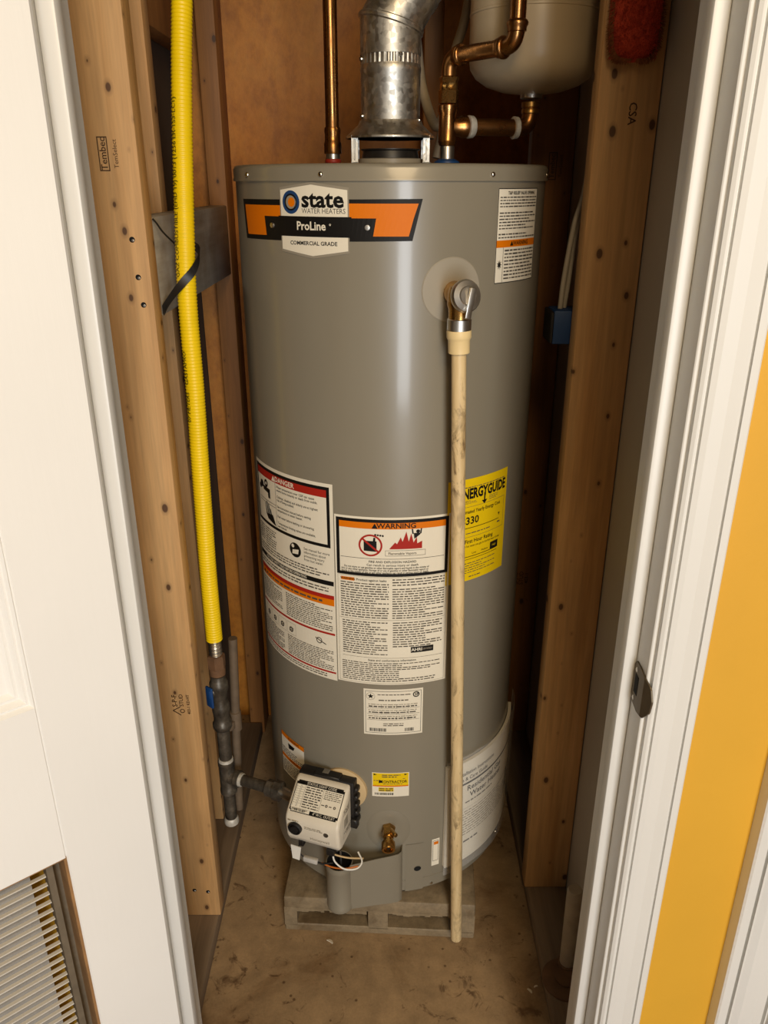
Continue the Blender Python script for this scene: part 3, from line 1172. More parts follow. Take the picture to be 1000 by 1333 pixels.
pr.quad((xl + 0.050, yt - 0.100), (xl + 0.078, yt - 0.106), (xl + 0.068, yt - 0.088), (xl + 0.043, yt - 0.092), 'p_black', 2)
for i, tx in enumerate(('Water temperature over 125F can cause', 'severe burns instantly or death from scalds.', '', 'Children, disabled and elderly are at highest', 'risk of being scalded.', '',
                        'See instruction manual before setting', 'temperature at water heater.', '', 'Feel water before bathing or showering.', '', 'Temperature limiting valves are available,', 'see manual.')):
    if tx:
        pr.text(tx, xm + 0.004, yt - 0.0305 - i * 0.0060, 0.0060, 'p_black', 2, 0.008, 'LEFT', 0.90)
pr.words(xl + 0.006, yt - 0.150, xl + 0.030, yt - 0.118, 7, 'p_grey')
pr.words(xl + 0.034, yt - 0.154, xl + 0.075, yt - 0.118, 8, 'p_grey')
pr.disc(xr - 0.080, yt - 0.134, 0, 0.0135, 'p_black', 2, 26)
pr.quad((xr - 0.087, yt - 0.142), (xr - 0.073, yt - 0.140), (xr - 0.071, yt - 0.131), (xr - 0.086, yt - 0.134), 'p_white', 3)
pr.disc(xr - 0.085, yt - 0.127, 0, 0.0035, 'p_white', 3, 12)
for i, tx in enumerate(('See manual for more', 'information about', 'preventing injury', 'from hot water.')):
    pr.text(tx, xr - 0.060, yt - 0.1250 - i * 0.0068, 0.0068, 'p_black', 2, 0.0, 'LEFT', 0.9)
pr.words(xl + 0.006, yt - 0.170, xr - 0.010, yt - 0.155, 3, 'p_grey')
pr.rect(xl + 0.002, yt - 0.183, xr - 0.002, yt - 0.1745, 'p_black', 1)
pr.text('FOR YOUR SAFETY READ BEFORE OPERATING', -0.012, yt - 0.1787, 0.0072, 'p_white', 2, 0.015, sx=0.8)
pr.words(xl + 0.006, yt - 0.197, xr - 0.012, yt - 0.186, 2, 'p_grey')
pr.rect(xl + 0.002, yt - 0.209, xr - 0.002, yt - 0.2015, 'p_red', 1)
pr.rect(xl + 0.002, yt - 0.2215, xr - 0.002, yt - 0.209, 'p_orange', 1)
pr.poly([(xl + 0.010, yt - 0.2195), (xl + 0.020, yt - 0.2195), (xl + 0.015, yt - 0.2115)], 'p_black', 2)
pr.words(xl + 0.024, yt - 0.219, xr - 0.025, yt - 0.2115, 1, 'p_grey', 2, 0.5)
xc = -0.008
pr.words(xl + 0.006, yt - 0.268, xc - 0.012, yt - 0.225, 11, 'p_grey')
pr.words(xc, yt - 0.272, xr - 0.006, yt - 0.225, 12, 'p_grey')
pr.rect(xl + 0.002, yt - 0.2795, xr - 0.002, yt - 0.2755, 'p_red', 1)
for k in range(4):
    x = xl + 0.026 + k * 0.027
    pr.border(x - 0.012, yt - 0.308, x + 0.012, yt - 0.285, 0.0005, 'p_mid', 1)
    pr.disc(x, yt - 0.298, 0.0025, 0.0055, 'p_grey', 2, 12)
    pr.quad((x - 0.006, yt - 0.303), (x + 0.006, yt - 0.295), (x + 0.006, yt - 0.2935), (x - 0.006, yt - 0.3015), 'p_grey', 2)
pr.disc(xr - 0.034, yt - 0.296, 0.0045, 0.0062, 'p_grey', 2, 14)
pr.quad((xr - 0.042, yt - 0.293), (xr - 0.020, yt - 0.302), (xr - 0.020, yt - 0.300), (xr - 0.042, yt - 0.291), 'p_grey', 2)
pr.words(xl + 0.006, yt - 0.352, xc - 0.012, yt - 0.311, 11, 'p_grey')
pr.words(xc, yt - 0.352, xr - 0.006, yt - 0.311, 11, 'p_grey')
pr.rect(xl + 0.002, yt - 0.3575, xr - 0.002, yt - 0.3540, 'p_red', 1)
pr.words(xl + 0.006, yt - 0.368, xr - 0.02, yt - 0.359, 2, 'p_grey')
finish(pr, 'danger_label', th, z, 'tall white sticker with red danger strip and hot tap pictogram')

# --- flammable vapours warning
pr, w, h, th, z = label('l', -21.2, 22.9, 0.6180, 0.9355)
xl, xr, yt = -w / 2, w / 2, h / 2
pr.border(xl + 0.003, yt - 0.1060, xr - 0.003, yt - 0.004, 0.0055, 'p_black', 1)
pr.rect(xl + 0.0085, yt - 0.0205, xr - 0.0085, yt - 0.0095, 'p_orange', 1)
pr.text('WARNING', 0.006, yt - 0.0150, 0.0122, 'p_black', 2, 0.02, sx=1.08)
pr.poly([(-0.034, yt - 0.0195), (-0.024, yt - 0.0195), (-0.029, yt - 0.0105)], 'p_black', 2)
px_, py_ = -0.036, yt - 0.0495
pr.quad((px_ - 0.011, py_ - 0.010), (px_ + 0.010, py_ - 0.011), (px_ + 0.010, py_ + 0.0075), (px_ - 0.011, py_ + 0.008), 'p_black', 2)
pr.quad((px_ + 0.004, py_ + 0.0075), (px_ + 0.008, py_ + 0.0075), (px_ + 0.008, py_ + 0.014), (px_ + 0.005, py_ + 0.014), 'p_black', 2)
pr.disc(px_, py_, 0.0165, 0.0195, 'p_red', 3, 32)
pr.quad((px_ - 0.0145, py_ + 0.0105), (px_ + 0.0125, py_ - 0.0130), (px_ + 0.0145, py_ - 0.0105), (px_ - 0.0125, py_ + 0.0130), 'p_red', 3)
for k in range(4):
    pr.disc(px_ + 0.008 + k * 0.004, py_ + 0.019 - 0.0005 * k, 0, 0.0018, 'p_black', 2, 8)
fx, fy = 0.014, yt - 0.0545
fl_pts = [(-0.019, 0), (-0.010, 0.011), (-0.007, 0.008), (-0.001, 0.020), (0.002, 0.012), (0.008, 0.030), (0.012, 0.012), (0.016, 0.026), (0.020, 0.010), (0.025, 0.020), (0.026, 0.008), (0.034, 0.012), (0.030, 0.003)]
for a, b in zip(fl_pts, fl_pts[1:]):
    pr.quad((fx + a[0], fy - 0.001), (fx + b[0], fy - 0.001), (fx + b[0], fy + b[1]), (fx + a[0], fy + a[1]), 'p_red', 2)
bx_, by_ = fx + 0.025, fy + 0.0295
pr.disc(bx_ + 0.002, by_, 0, 0.0032, 'p_black', 3, 12)
pr.quad((bx_ - 0.004, by_ - 0.013), (bx_ + 0.005, by_ - 0.006), (bx_ + 0.007, by_ - 0.003), (bx_ - 0.005, by_ - 0.003), 'p_black', 3)
for s in (-1, 1):
    pr.quad((bx_ + s * 0.005, by_ - 0.004), (bx_ + s * 0.0075, by_ - 0.004), (bx_ + s * 0.0085, by_ + 0.005), (bx_ + s * 0.0065, by_ + 0.005), 'p_black', 3)
pr.border(-0.012, yt - 0.068, 0.054, yt - 0.058, 0.0005, 'p_grey', 2)
pr.text('Flammable Vapors', 0.016, yt - 0.0635, 0.0062, 'p_black', 3, 0.0)
pr.rect(xl + 0.010, yt - 0.0738, xr - 0.010, yt - 0.0731, 'p_black', 1)
pr.text('FIRE AND EXPLOSION HAZARD', 0.0, yt - 0.0790, 0.0055, 'p_black', 2, 0.012)
pr.text('Can result in serious injury or death', 0.0, yt - 0.0850, 0.0058, 'p_black', 2, 0.008)
for i, tx in enumerate(('Do not store or use gasoline or other flammable vapors and liquids in the vicinity of',
                        'this or any other appliance. Storage of or use of gasoline or other flammable vapors or',
                        'liquids in the vicinity of this or any other appliance can result in serious injury or death.')):
    pr.text(tx, xl + (0.016 if i == 0 else 0.011), yt - 0.0902 - i * 0.0043, 0.0048, 'p_black', 2, 0.015, 'LEFT', 0.86)
pr.rect(xl + 0.010, yt - 0.1165, xl + 0.033, yt - 0.1105, 'p_orange', 1)
pr.text('WARNING', xl + 0.0215, yt - 0.1135, 0.0052, 'p_black', 2, 0.02)
pr.text('Product against leaks', xl + 0.036, yt - 0.1135, 0.0060, 'p_black', 2, 0.008, 'LEFT')
pr.words(xl + 0.009, yt - 0.186, -0.006, yt - 0.118, 15, 'p_grey')
pr.words(0.000, yt - 0.124, xr - 0.008, yt - 0.109, 3, 'p_grey')
pr.words(0.000, yt - 0.186, xr - 0.008, yt - 0.127, 13, 'p_grey')
pr.rect(xl + 0.006, yt - 0.1885, xr - 0.006, yt - 0.1880, 'p_grey', 1)
pr.words(xl + 0.011, yt - 0.258, -0.008, yt - 0.191, 15, 'p_grey')
pr.words(0.001, yt - 0.242, xr - 0.010, yt - 0.191, 11, 'p_grey')
pr.rect(0.032, yt - 0.2535, 0.072, yt - 0.2420, 'p_black', 1)
pr.text('AHRI', 0.0425, yt - 0.2478, 0.0085, 'p_white', 2, 0.02)
pr.text('CERTIFIED', 0.0605, yt - 0.2478, 0.0050, 'p_mid', 2, 0.01, sx=0.8)
pr.rect(xl + 0.010, yt - 0.2632, xr - 0.008, yt - 0.2627, 'p_grey', 1)
pr.text('State and conformance information', 0.0, yt - 0.2680, 0.0058, 'p_black', 2, 0.01)
pr.words(xl + 0.009, yt - 0.312, 0.012, yt - 0.288, 6, 'p_grey')
pr.words(xl + 0.009, yt - 0.288, xr - 0.012, yt - 0.272, 4, 'p_grey')
pr.words(0.012, yt - 0.312, xr - 0.02, yt - 0.303, 2, 'p_grey')
pr.border(xl + 0.004, yt - 0.315, xr - 0.004, yt - 0.107, 0.0005, 'p_mid', 1)
finish(pr, 'warning_label', th, z, 'white sticker with orange warning strip and red flame pictogram')

# --- yellow energy guide
pr, w, h, th, z = label('l', 21.5, 51.7, 0.8035, 0.9885, 'p_yellow')
xl, xr, yt = -w / 2, w / 2, h / 2
pr.words(xl + 0.02, yt - 0.0165, xr - 0.008, yt - 0.0130, 1, 'p_grey', 2, 0.35)
pr.text('ENERGYGUIDE', 0.0065, yt - 0.0270, 0.0245, 'p_black', 2, 0.04, sx=0.65)
pr.rect(0.0055, yt - 0.046, 0.0085, yt - 0.030, 'p_black', 2)
pr.poly([(0.001, yt - 0.043), (0.007, yt - 0.050), (0.013, yt - 0.043)], 'p_black', 2)
pr.words(xl + 0.006, yt - 0.044, -0.010, yt - 0.037, 3, 'p_grey', 2, 0.3)
pr.words(0.018, yt - 0.046, 0.040, yt - 0.037, 3, 'p_grey', 2, 0.3)
pr.text('Estimated Yearly Energy Cost', 0.002, yt - 0.058, 0.0088, 'p_black', 2, 0.012, sx=0.86)
pr.text('$330', -0.0415, yt - 0.0745, 0.0185, 'p_black', 2, 0.02, 'LEFT', 1.0)
pr.border(-0.058, yt - 0.104, xr - 0.007, yt - 0.049, 0.0005, 'p_grey', 1)
pr.rect(-0.056, yt - 0.0875, 0.046, yt - 0.0865, 'p_black', 2)
pr.poly([(0.0435, yt - 0.076), (0.0485, yt - 0.076), (0.046, yt - 0.0815)], 'p_black', 2)
pr.words(0.042, yt - 0.096, 0.050, yt - 0.090, 1, 'p_grey', 2, 0.4)
pr.words(-0.030, yt - 0.0990, 0.026, yt - 0.0945, 1, 'p_grey', 2, 0.35)
pr.text('First Hour Rating', 0.000, yt - 0.112, 0.0098, 'p_black', 2, 0.012, sx=0.92)
pr.text('(how much hot water you get in the first hour of use)', 0.000, yt - 0.1205, 0.0056, 'p_black', 2, 0.0, sx=0.82)
pr.rect(-0.056, yt - 0.1405, 0.045, yt - 0.1395, 'p_black', 2)
pr.rect(-0.056, yt - 0.1450, 0.045, yt - 0.1443, 'p_black', 2)
pr.rect(0.0265, yt - 0.140, 0.047, yt - 0.1265, 'p_black', 2)
pr.text('High', 0.0365, yt - 0.133, 0.0055, 'p_yellow', 3)
pr.text('Low', -0.011, yt - 0.1345, 0.0055, 'p_black', 2)
pr.text('Medium', 0.013, yt - 0.1345, 0.0050, 'p_black', 2)
pr.words(-0.056, yt - 0.172, 0.040, yt - 0.150, 5, 'p_grey', 2, 0.28)
pr.words(-0.02, yt - 0.180, 0.006, yt - 0.176, 1, 'p_grey', 2, 0.4)
finish(pr, 'energy_guide_label', th, z, 'yellow energy guide sticker')

# --- rating plate
pr, w, h, th, z = label('l', -10.6, 13.5, 0.5105, 0.6080)
xl, xr, yt = -w / 2, w / 2, h / 2
pr.border(xl + 0.003, -yt + 0.004, xr - 0.003, yt - 0.004, 0.0007, 'p_black', 1)
sx_, sy_ = xl + 0.0125, yt - 0.0150
st = [(sx_ + (0.0058 if k % 2 == 0 else 0.0024) * math.sin(k * PI / 5), sy_ + (0.0058 if k % 2 == 0 else 0.0024) * math.cos(k * PI / 5)) for k in range(10)]
for k in range(10):
    pr.poly([(sx_, sy_), st[k], st[(k + 1) % 10]], 'p_black', 2)
pr.disc(sx_, sy_, 0.0072, 0.0078, 'p_mid', 2, 20)
pr.disc(xr - 0.0125, yt - 0.0120, 0.0042, 0.0060, 'p_black', 2, 18)
pr.text('SP', xr - 0.0115, yt - 0.0120, 0.0075, 'p_black', 3, 0.02)
pr.words(-0.028, yt - 0.013, 0.030, yt - 0.009, 1, 'p_grey')
pr.words(-0.026, yt - 0.025, 0.028, yt - 0.0205, 1, 'p_grey', 2, 0.5)
for r_ in range(3):
    y = yt - 0.030 - r_ * 0.0125
    pr.words(xl + 0.008, y - 0.0035, xr - 0.010, y, 1, 'p_mid')
    pr.words(xl + 0.009, y - 0.0085, xr - 0.010, y - 0.004, 1, 'p_grey', 2, 0.6)
    pr.rect(xl + 0.006, y - 0.0100, xr - 0.006, y - 0.0096, 'p_black', 2)
    for q in (0.30, 0.55, 0.75):
        pr.rect(xl + w * q, y - 0.0095, xl + w * q + 0.0004, y - 0.002, 'p_black', 2)
pr.words(-0.018, yt - 0.079, 0.018, yt - 0.071, 2, 'p_grey')
pr.bars(xl + 0.010, -yt + 0.0075, xl + 0.040, -yt + 0.0145, 'p_black')
pr.bars(xr - 0.032, -yt + 0.0075, xr - 0.016, -yt + 0.0145, 'p_black')
finish(pr, 'rating_plate', th, z, 'white rating plate with small star and barcode')

# --- small sticker low on the left
pr, w, h, th, z = label('l', -58.0, -40.3, 0.3330, 0.4330)
xl, xr, yt = -w / 2, w / 2, h / 2
pr.border(xl, -yt, xr, yt, 0.0009, 'p_black', 1)
pr.rect(xl + 0.001, yt - 0.011, xr - 0.001, yt - 0.001, 'p_orange', 1)
pr.text('WARNING', 0.006, yt - 0.006, 0.0075, 'p_black', 2, 0.02)
pr.quad((-0.010, yt - 0.030), (0.006, yt - 0.026), (0.010, yt - 0.018), (-0.012, yt - 0.018), 'p_black', 2)
pr.words(xl + 0.004, yt - 0.052, xr - 0.004, yt - 0.034, 4, 'p_grey')
pr.rect(xl + 0.001, yt - 0.061, xr - 0.001, yt - 0.053, 'p_orange', 1)
pr.text('CAUTION', 0.004, yt - 0.057, 0.0062, 'p_black', 2, 0.02)
pr.words(xl + 0.004, -yt + 0.005, xr - 0.004, yt - 0.064, 7, 'p_grey')
finish(pr, 'caution_label', th, z, 'narrow sticker with two orange strips beside the gas control')

# --- contractor sticker
pr, w, h, th, z = label('l', -7.4, 8.3, 0.3690, 0.4245)
xl, xr, yt = -w / 2, w / 2, h / 2
pr.rect(xl + 0.0012, -yt + 0.0260, xr - 0.0012, yt - 0.0012, 'p_yellow', 1)
pr.rect(xl + 0.0012, -yt + 0.0235, xr - 0.0012, -yt + 0.0262, 'p_orange', 2)
pr.rect(xl + 0.012, -yt + 0.0120, xl + 0.040, -yt + 0.0215, 'p_yellow', 1)
pr.text('CONTRACTOR', 0.006, 0.0070, 0.0082, 'p_black', 2, 0.02, sx=0.86)
pr.words(-0.016, 0.0165, 0.018, 0.0245, 2, 'p_grey', 2, 0.5)
pr.words(xr - 0.012, 0.0125, xr - 0.004, 0.0155, 1, 'p_grey', 2, 0.4)
pr.words(xl + 0.003, 0.0075, xl + 0.012, 0.0115, 1, 'p_grey', 2, 0.4)
pr.words(-0.014, 0.0005, 0.024, 0.0035, 1, 'p_grey', 2, 0.4)
pr.quad((xl + 0.0125, 0.0035), (xl + 0.0195, 0.0055), (xl + 0.0195, 0.0095), (xl + 0.0125, 0.0115), 'p_black', 2)
for s in (-1, 1):
    pr.poly([(s * (w / 2 - 0.006) - 0.003, 0.0215), (s * (w / 2 - 0.006) + 0.003, 0.0235), (s * (w / 2 - 0.006) - 0.003, 0.0255)], 'p_black', 2)
pr.words(xl + 0.013, -yt + 0.0125, xl + 0.039, -yt + 0.0210, 2, 'p_grey', 3, 0.5)
pr.bars(xl + 0.005, -yt + 0.004, xl + 0.040, -yt + 0.0090, 'p_black')
finish(pr, 'contractor_label', th, z, 'small yellow and white contractor sticker')

# --- access plate behind the drain valve, oval hole
bm = B()
n = 40
for th_, z_, hw, hh in ((20.5, 1.285, 0.0465, 0.0460),):
    ring = [bm.verts.new(cmap(th_, z_, 0.0002)(hw * math.cos(2 * PI * k / n), hh * math.sin(2 * PI * k / n), 0)) for k in range(n)]
    ring2 = [bm.verts.new(cmap(th_, z_, 0.0012)((hw - 0.0015) * math.cos(2 * PI * k / n), (hh - 0.0015) * math.sin(2 * PI * k / n), 0)) for k in range(n)]
    ring3 = [bm.verts.new(cmap(th_, z_, 0.0012)(0.018 * math.cos(2 * PI * k / n), 0.019 * math.sin(2 * PI * k / n), 0)) for k in range(n)]
    for a, b in ((ring, ring2), (ring2, ring3)):
        for k in range(n):
            bm.faces.new((a[k], a[(k + 1) % n], b[(k + 1) % n], b[k]))
    bm.faces.new(ring3)
obj('relief_port_cover', bm, M['jacket_light'], wh, 30)

# dimple round the drain valve
bm = B()
prof = [(0.042, 0.0002), (0.037, 0.0012), (0.028, 0.0016), (0.021, 0.0008), (0.019, 0.0006)]
rings = [[bm.verts.new(cmap(-0.4, 0.288, hh)(r_ * math.cos(2 * PI * k / n), r_ * 1.15 * math.sin(2 * PI * k / n), 0)) for k in range(n)] for r_, hh in prof]
for a, b in zip(rings, rings[1:]):
    for k in range(n):
        bm.faces.new((a[k], a[(k + 1) % n], b[(k + 1) % n], b[k]))
bm.faces.new(rings[-1])
obj('drain_valve_surround', bm, M['jacket'], wh, 60)
# drain valve
dvp = cp(-0.4, 0.292)
bm = B()
lathe(bm, [(0.0135, -0.004), (0.0135, 0.006), (0.0125, 0.007), (0.0125, 0.020), (0.010, 0.024)], dvp, (0, -1, 0.0), 6, rot=0.3)
lathe(bm, [(0.0095, 0.0), (0.0095, 0.022), (0.0128, 0.023), (0.0132, 0.036), (0.0122, 0.038), (0.0085, 0.038), (0.0080, 0.030), (0.0, 0.030)], dvp + Vector((-0.001, -0.008, 0.0)), Vector((0.02, -0.95, -0.26)), 24)
dv = obj('drain_valve', bm, M['brass'], wh, 40)
b1 = B()
cyl(b1, dvp + Vector((0.004, -0.012, 0.006)), dvp + Vector((0.014, -0.030, 0.011)), 0.0050, 0.0040, 12, 0.0008)
obj('stem', b1, M['brass'], dv, 40)
b1 = B()
q = dvp + Vector((-0.001, -0.008, 0.0)) + Vector((0.02, -0.95, -0.26)).normalized() * 0.031
cyl(b1, q, q + Vector((0.02, -0.95, -0.26)).normalized() * 0.004, 0.0032, 0.0028, 6)
obj('spindle', b1, M['hole'], dv)

# --- relief valve
tp = cp(21.5, 1.282)
bm = B()
vx, vy = 0.1060, 1.1300
body = Vector((vx, vy, 1.281))
cyl(bm, tp + Vector((-0.002, 0.006, 0)), body, 0.0165, 0.0155, 24, 0.001)
lathe(bm, [(0.0150, -0.004), (0.0175, 0.004), (0.0180, 0.020), (0.0160, 0.026), (0.0155, 0.042)], body + Vector((0, 0, 0.010)), (0, 0, -1), 24)
lathe(bm, [(0.0, -0.014), (0.014, -0.012), (0.0185, -0.002), (0.0185, 0.006), (0.016, 0.012)], body, Vector((0.32, -0.92, 0.22)), 24)
rv = obj('relief_valve', bm, M['brass'], wh, 45)
rv['label'] = 'brass relief valve with silver lever'
dax = Vector((0.38, -0.90, 0.20)).normalized()
b1 = B()
lathe(b1, [(0.0215, 0.0), (0.0225, 0.002), (0.0225, 0.006), (0.0205, 0.009), (0.013, 0.010), (0.012, 0.013), (0.0, 0.0135)], body + dax * 0.012, dax, 28)
obj('bonnet', b1, M['nickel'], rv, 40)
b1 = B()
p0 = body + dax * 0.026 + Vector((0.004, 0, 0.004))
u_ = dax.cross(Vector((0, 0, 1))).normalized()
Mx = Matrix.Translation(p0) @ Matrix((u_, dax, Vector((0, 0, 1)).lerp(dax, 0.0))).transposed().to_4x4() @ Matrix.Rotation(math.radians(-10), 4, 'Y')
box(b1, -0.0045, 0.0045, -0.001, 0.003, -0.036, 0.006, 0.0012, 2, Mx)
box(b1, -0.0015, 0.0015, -0.004, 0.001, -0.004, 0.006, 0.0, 1, Mx)
obj('lever', b1, M['nickel'], rv, 40)
b1 = B()
lathe(b1, [(0.0162, 0), (0.0172, 0.001), (0.0172, 0.016), (0.016, 0.017)], (vx, vy, 1.2520), (0, 0, -1), 24)
obj('outlet_ring', b1, M['nickel'], rv, 40)

# --- draft hood
hz = ZT + 0.004
b1 = B()
lathe(b1, [(0.0715, 0.036), (0.072, 0.038), (0.0715, 0.0395), (0.062, 0.047), (0.052, 0.056), (0.0495, 0.062), (0.0485, 0.062), (0.051, 0.055), (0.061, 0.045), (0.0695, 0.036)], (CX, CY, hz), seg=48)
dh = obj('draft_hood', b1, M['galv'], wh, 40)
for sx_ in (-1, 1):
    for sy_ in (-1, 1):
        x = CX + sx_ * 0.0565
        y = CY + sy_ * 0.036
        bm = B()
        box(bm, x - 0.0055, x + 0.0055, y - 0.001, y + 0.001, hz, hz + 0.040, 0.0004)
        box(bm, x - 0.0055, x + 0.0055, y - 0.001, y + 0.009, hz, hz + 0.0012)
        box(bm, x - 0.0012, x + 0.0012, y - 0.0022, y, hz + 0.004, hz + 0.034, 0.0006)
        obj('leg', bm, M['galv'], dh)
b1 = B()
lathe(b1, [(0.046, 0.0), (0.046, 0.010), (0.044, 0.018), (0.048, 0.0195), (0.048, 0.021), (0.040, 0.021), (0.040, 0.0)], (CX, CY, hz), seg=40)
obj('flue_collar', b1, M['black'], dh, 40)
b1 = B()
lathe(b1, [(0.050, 0.0), (0.0525, 0.0), (0.0525, 0.006), (0.050, 0.007)], (CX, CY, hz), seg=40)
obj('flue_ring', b1, M['jacket_light'], dh, 40)

# --- gas control valve
ph = math.radians(19.0)
GO = Vector((-0.1150, 1.1500, 0.0))
Gr = Vector((math.cos(ph), -math.sin(ph), 0))
Gn = Vector((-math.sin(ph), -math.cos(ph), 0))


def gp(x, o_, z):
    return GO + Gr * x + Gn * o_ + Vector((0, 0, z))


def gbox(bm, x0, x1, o0, o1, z0, z1, bev=0.0, seg=1, mi=0):
    vv = box(bm, x0, x1, o0, o1, z0, z1, bev, seg, mi=mi)
    for v in vv:
        v.co = gp(*v.co)


prof = [(-0.014, 0.300), (0.036, 0.300), (0.044, 0.304), (0.049, 0.316), (0.052, 0.352), (0.050, 0.361), (0.045, 0.368), (-0.002, 0.405), (-0.008, 0.408), (-0.014, 0.408)]
bm = B()
extrude_poly(bm, prof, lambda p, t: gp(t, p[0], p[1]), -0.053, 0.053)
ed = [e for e in bm.edges if abs((e.verts[0].co - GO).dot(Gr) - (e.verts[1].co - GO).dot(Gr)) < 1e-4]
bmesh.ops.bevel(bm, geom=ed, offset=0.006, segments=3, affect='EDGES', profile=0.5)
bmesh.ops.recalc_face_normals(bm, faces=bm.faces[:])
gc = obj('gas_control', bm, M['beige'], wh, 50)
gc['label'] = 'beige gas control box with black dial and printed label'
b1 = B()
gbox(b1, -0.052, 0.058, -0.036, -0.013, 0.306, 0.412, 0.003, 2)
for k in range(5):
    gbox(b1, 0.056, 0.064, -0.034, -0.016, 0.315 + k * 0.018, 0.326 + k * 0.018, 0.002)
gbox(b1, 0.052, 0.066, -0.020, -0.006, 0.312, 0.332, 0.002)
gbox(b1, -0.020, 0.030, -0.030, -0.012, 0.410, 0.416, 0.001)
obj('back_plate', b1, M['black'], gc, 40)
b1 = B()
gbox(b1, -0.006, 0.006, -0.030, -0.018, 0.4162, 0.4172, 0.0004)
obj('badge', b1, M['nickel'], gc)
b1 = B()
cyl(b1, gp(0, -0.034, 0.358), gp(0, -0.062, 0.358), 0.022, 0.022, 20)
obj('mounting_spud', b1, M['iron'], gc, 40)
b1 = B()
a = math.radians(-19)
lathe(b1, [(0.044, -0.004), (0.044, 0.003), (0.040, 0.005), (0.015, 0.005)], cp(-19.5, 0.378), Vector((math.sin(a), -math.cos(a), 0)), 32)
obj('insulation_ring', b1, M['tan'], gc, 40)
# label on the sloping face
A0 = Vector((0.045, 0.368))
A1 = Vector((-0.002, 0.405))
sd = (A1 - A0)
SL = sd.length
sd.normalize()
sn = Vector((sd.y, -sd.x))
pr = Print(0.00015)
lw, lh = 0.0475, 0.0285


def slope(x, y, h):
    q = (A0 + A1) / 2 + sd * y + sn * (0.0004 + h)
    return gp(x, q.x, q.y)


pr.rect(-lw, -lh + 0.003, lw, lh - 0.003, 'p_black', 0)
pr.rect(-lw + 0.003, -lh, lw - 0.003, lh, 'p_black', 0)
pr.rect(-lw + 0.0015, -lh + 0.0075, lw - 0.0015, lh - 0.0075, 'p_white', 1)
pr.rect(-lw + 0.004, -lh + 0.0015, -0.008, -lh + 0.0080, 'p_white', 1)
pr.rect(-lw + 0.0025, -lh + 0.0045, -0.012, -lh + 0.0080, 'p_white', 1)
pr.text('STATUS LIGHT CODE', 0.002, lh - 0.0038, 0.0066, 'p_white', 2, 0.0, sx=0.92)
pr.text('4" W.C. OUTLET', 0.020, -lh + 0.0038, 0.0064, 'p_white', 2, 0.0, sx=0.92)
for k in range(8):
    y = lh - 0.0105 - k * 0.0041
    pr.rect(-lw + 0.003, y - 0.0017, -lw + 0.010, y - 0.0014, 'p_black', 2)
    pr.rect(-lw + 0.012, y - 0.0017, -lw + 0.019, y - 0.0014, 'p_black', 2)
for x in (-lw + 0.003, -lw + 0.010, -lw + 0.012, -lw + 0.019, 0.008):
    pr.rect(x - 0.0002, -lh + 0.010, x + 0.0002, lh - 0.008, 'p_black', 2)
pr.words(-lw + 0.021, -lh + 0.0095, 0.006, lh - 0.0085, 9, 'p_grey', 2, 0.5)
pr.words(0.011, 0.004, lw - 0.004, lh - 0.0085, 5, 'p_grey', 2, 0.4)
pr.disc(0.020, -0.006, 0.0010, 0.0026, 'p_grey', 2, 12)
pr.disc(0.036, -0.006, 0.0010, 0.0026, 'p_grey', 2, 12)
pr.words(0.010, -0.008, 0.016, -0.004, 1, 'p_grey', 2, 0.4)
pr.words(0.025, -0.008, 0.032, -0.004, 1, 'p_grey', 2, 0.4)
pr.bars(-lw + 0.005, -lh + 0.0022, -0.016, -lh + 0.0066, 'p_black')
pr.build('status_label', slope, gc)
# front face print, knob, led
fs = Vector((0.049, 0.316))
fe = Vector((0.052, 0.352))


def front(x, y, h):
    return gp(x, 0.0507 + (y - 0.334) * 0.083 + 0.0003 + h, y)


pr = Print(0.00015)
pr.words(-0.046, 0.354, -0.020, 0.358, 1, 'p_mid', 1, 0.5)
pr.words(-0.014, 0.342, 0.022, 0.349, 2, 'p_mid', 1, 0.5)
pr.text('Honeywell', 0.015, 0.321, 0.0090, 'p_mid', 1, 0.0)
pr.build('front_print', front, gc)
b1 = B()
kc = gp(-0.032, 0.0505, 0.340)
lathe(b1, [(0.0135, 0.0), (0.0130, 0.006), (0.0110, 0.007), (0.0095, 0.004), (0.0085, 0.004), (0.0075, 0.009), (0.0, 0.0095)], kc, Gn, 24)
obj('dial', b1, M['black'], gc, 40)
b1 = B()
lathe(b1, [(0.0050, 0.0), (0.0046, 0.0012), (0.0030, 0.0012), (0.0, 0.0008)], gp(0.028, 0.0508, 0.340), Gn, 16)
obj('status_light', b1, M['iron'], gc, 40)
b1 = B()
gbox(b1, -0.030, -0.020, 0.036, 0.0475, 0.293, 0.305, 0.001)
obj('plug_socket', b1, M['black'], gc)
b1 = B()
gbox(b1, 0.026, 0.041, 0.032, 0.0485, 0.290, 0.303, 0.001)
obj('plug_socket', b1, M['black'], gc)
pr = Print(0.00015)
pr.border(-0.030, 0.318, 0.008, 0.380, 0.0005, 'p_mid', 1)
pr.words(-0.022, 0.366, 0.004, 0.378, 3, 'p_grey', 1, 0.4)
pr.bars(-0.016, 0.338, 0.002, 0.358, 'p_mid', 1)
pr.words(-0.026, 0.321, 0.004, 0.330, 2, 'p_grey', 1, 0.4)
pr.build('side_label', lambda x, y, h: gp(0.0533 + h, 0.022 + x, y), gc)
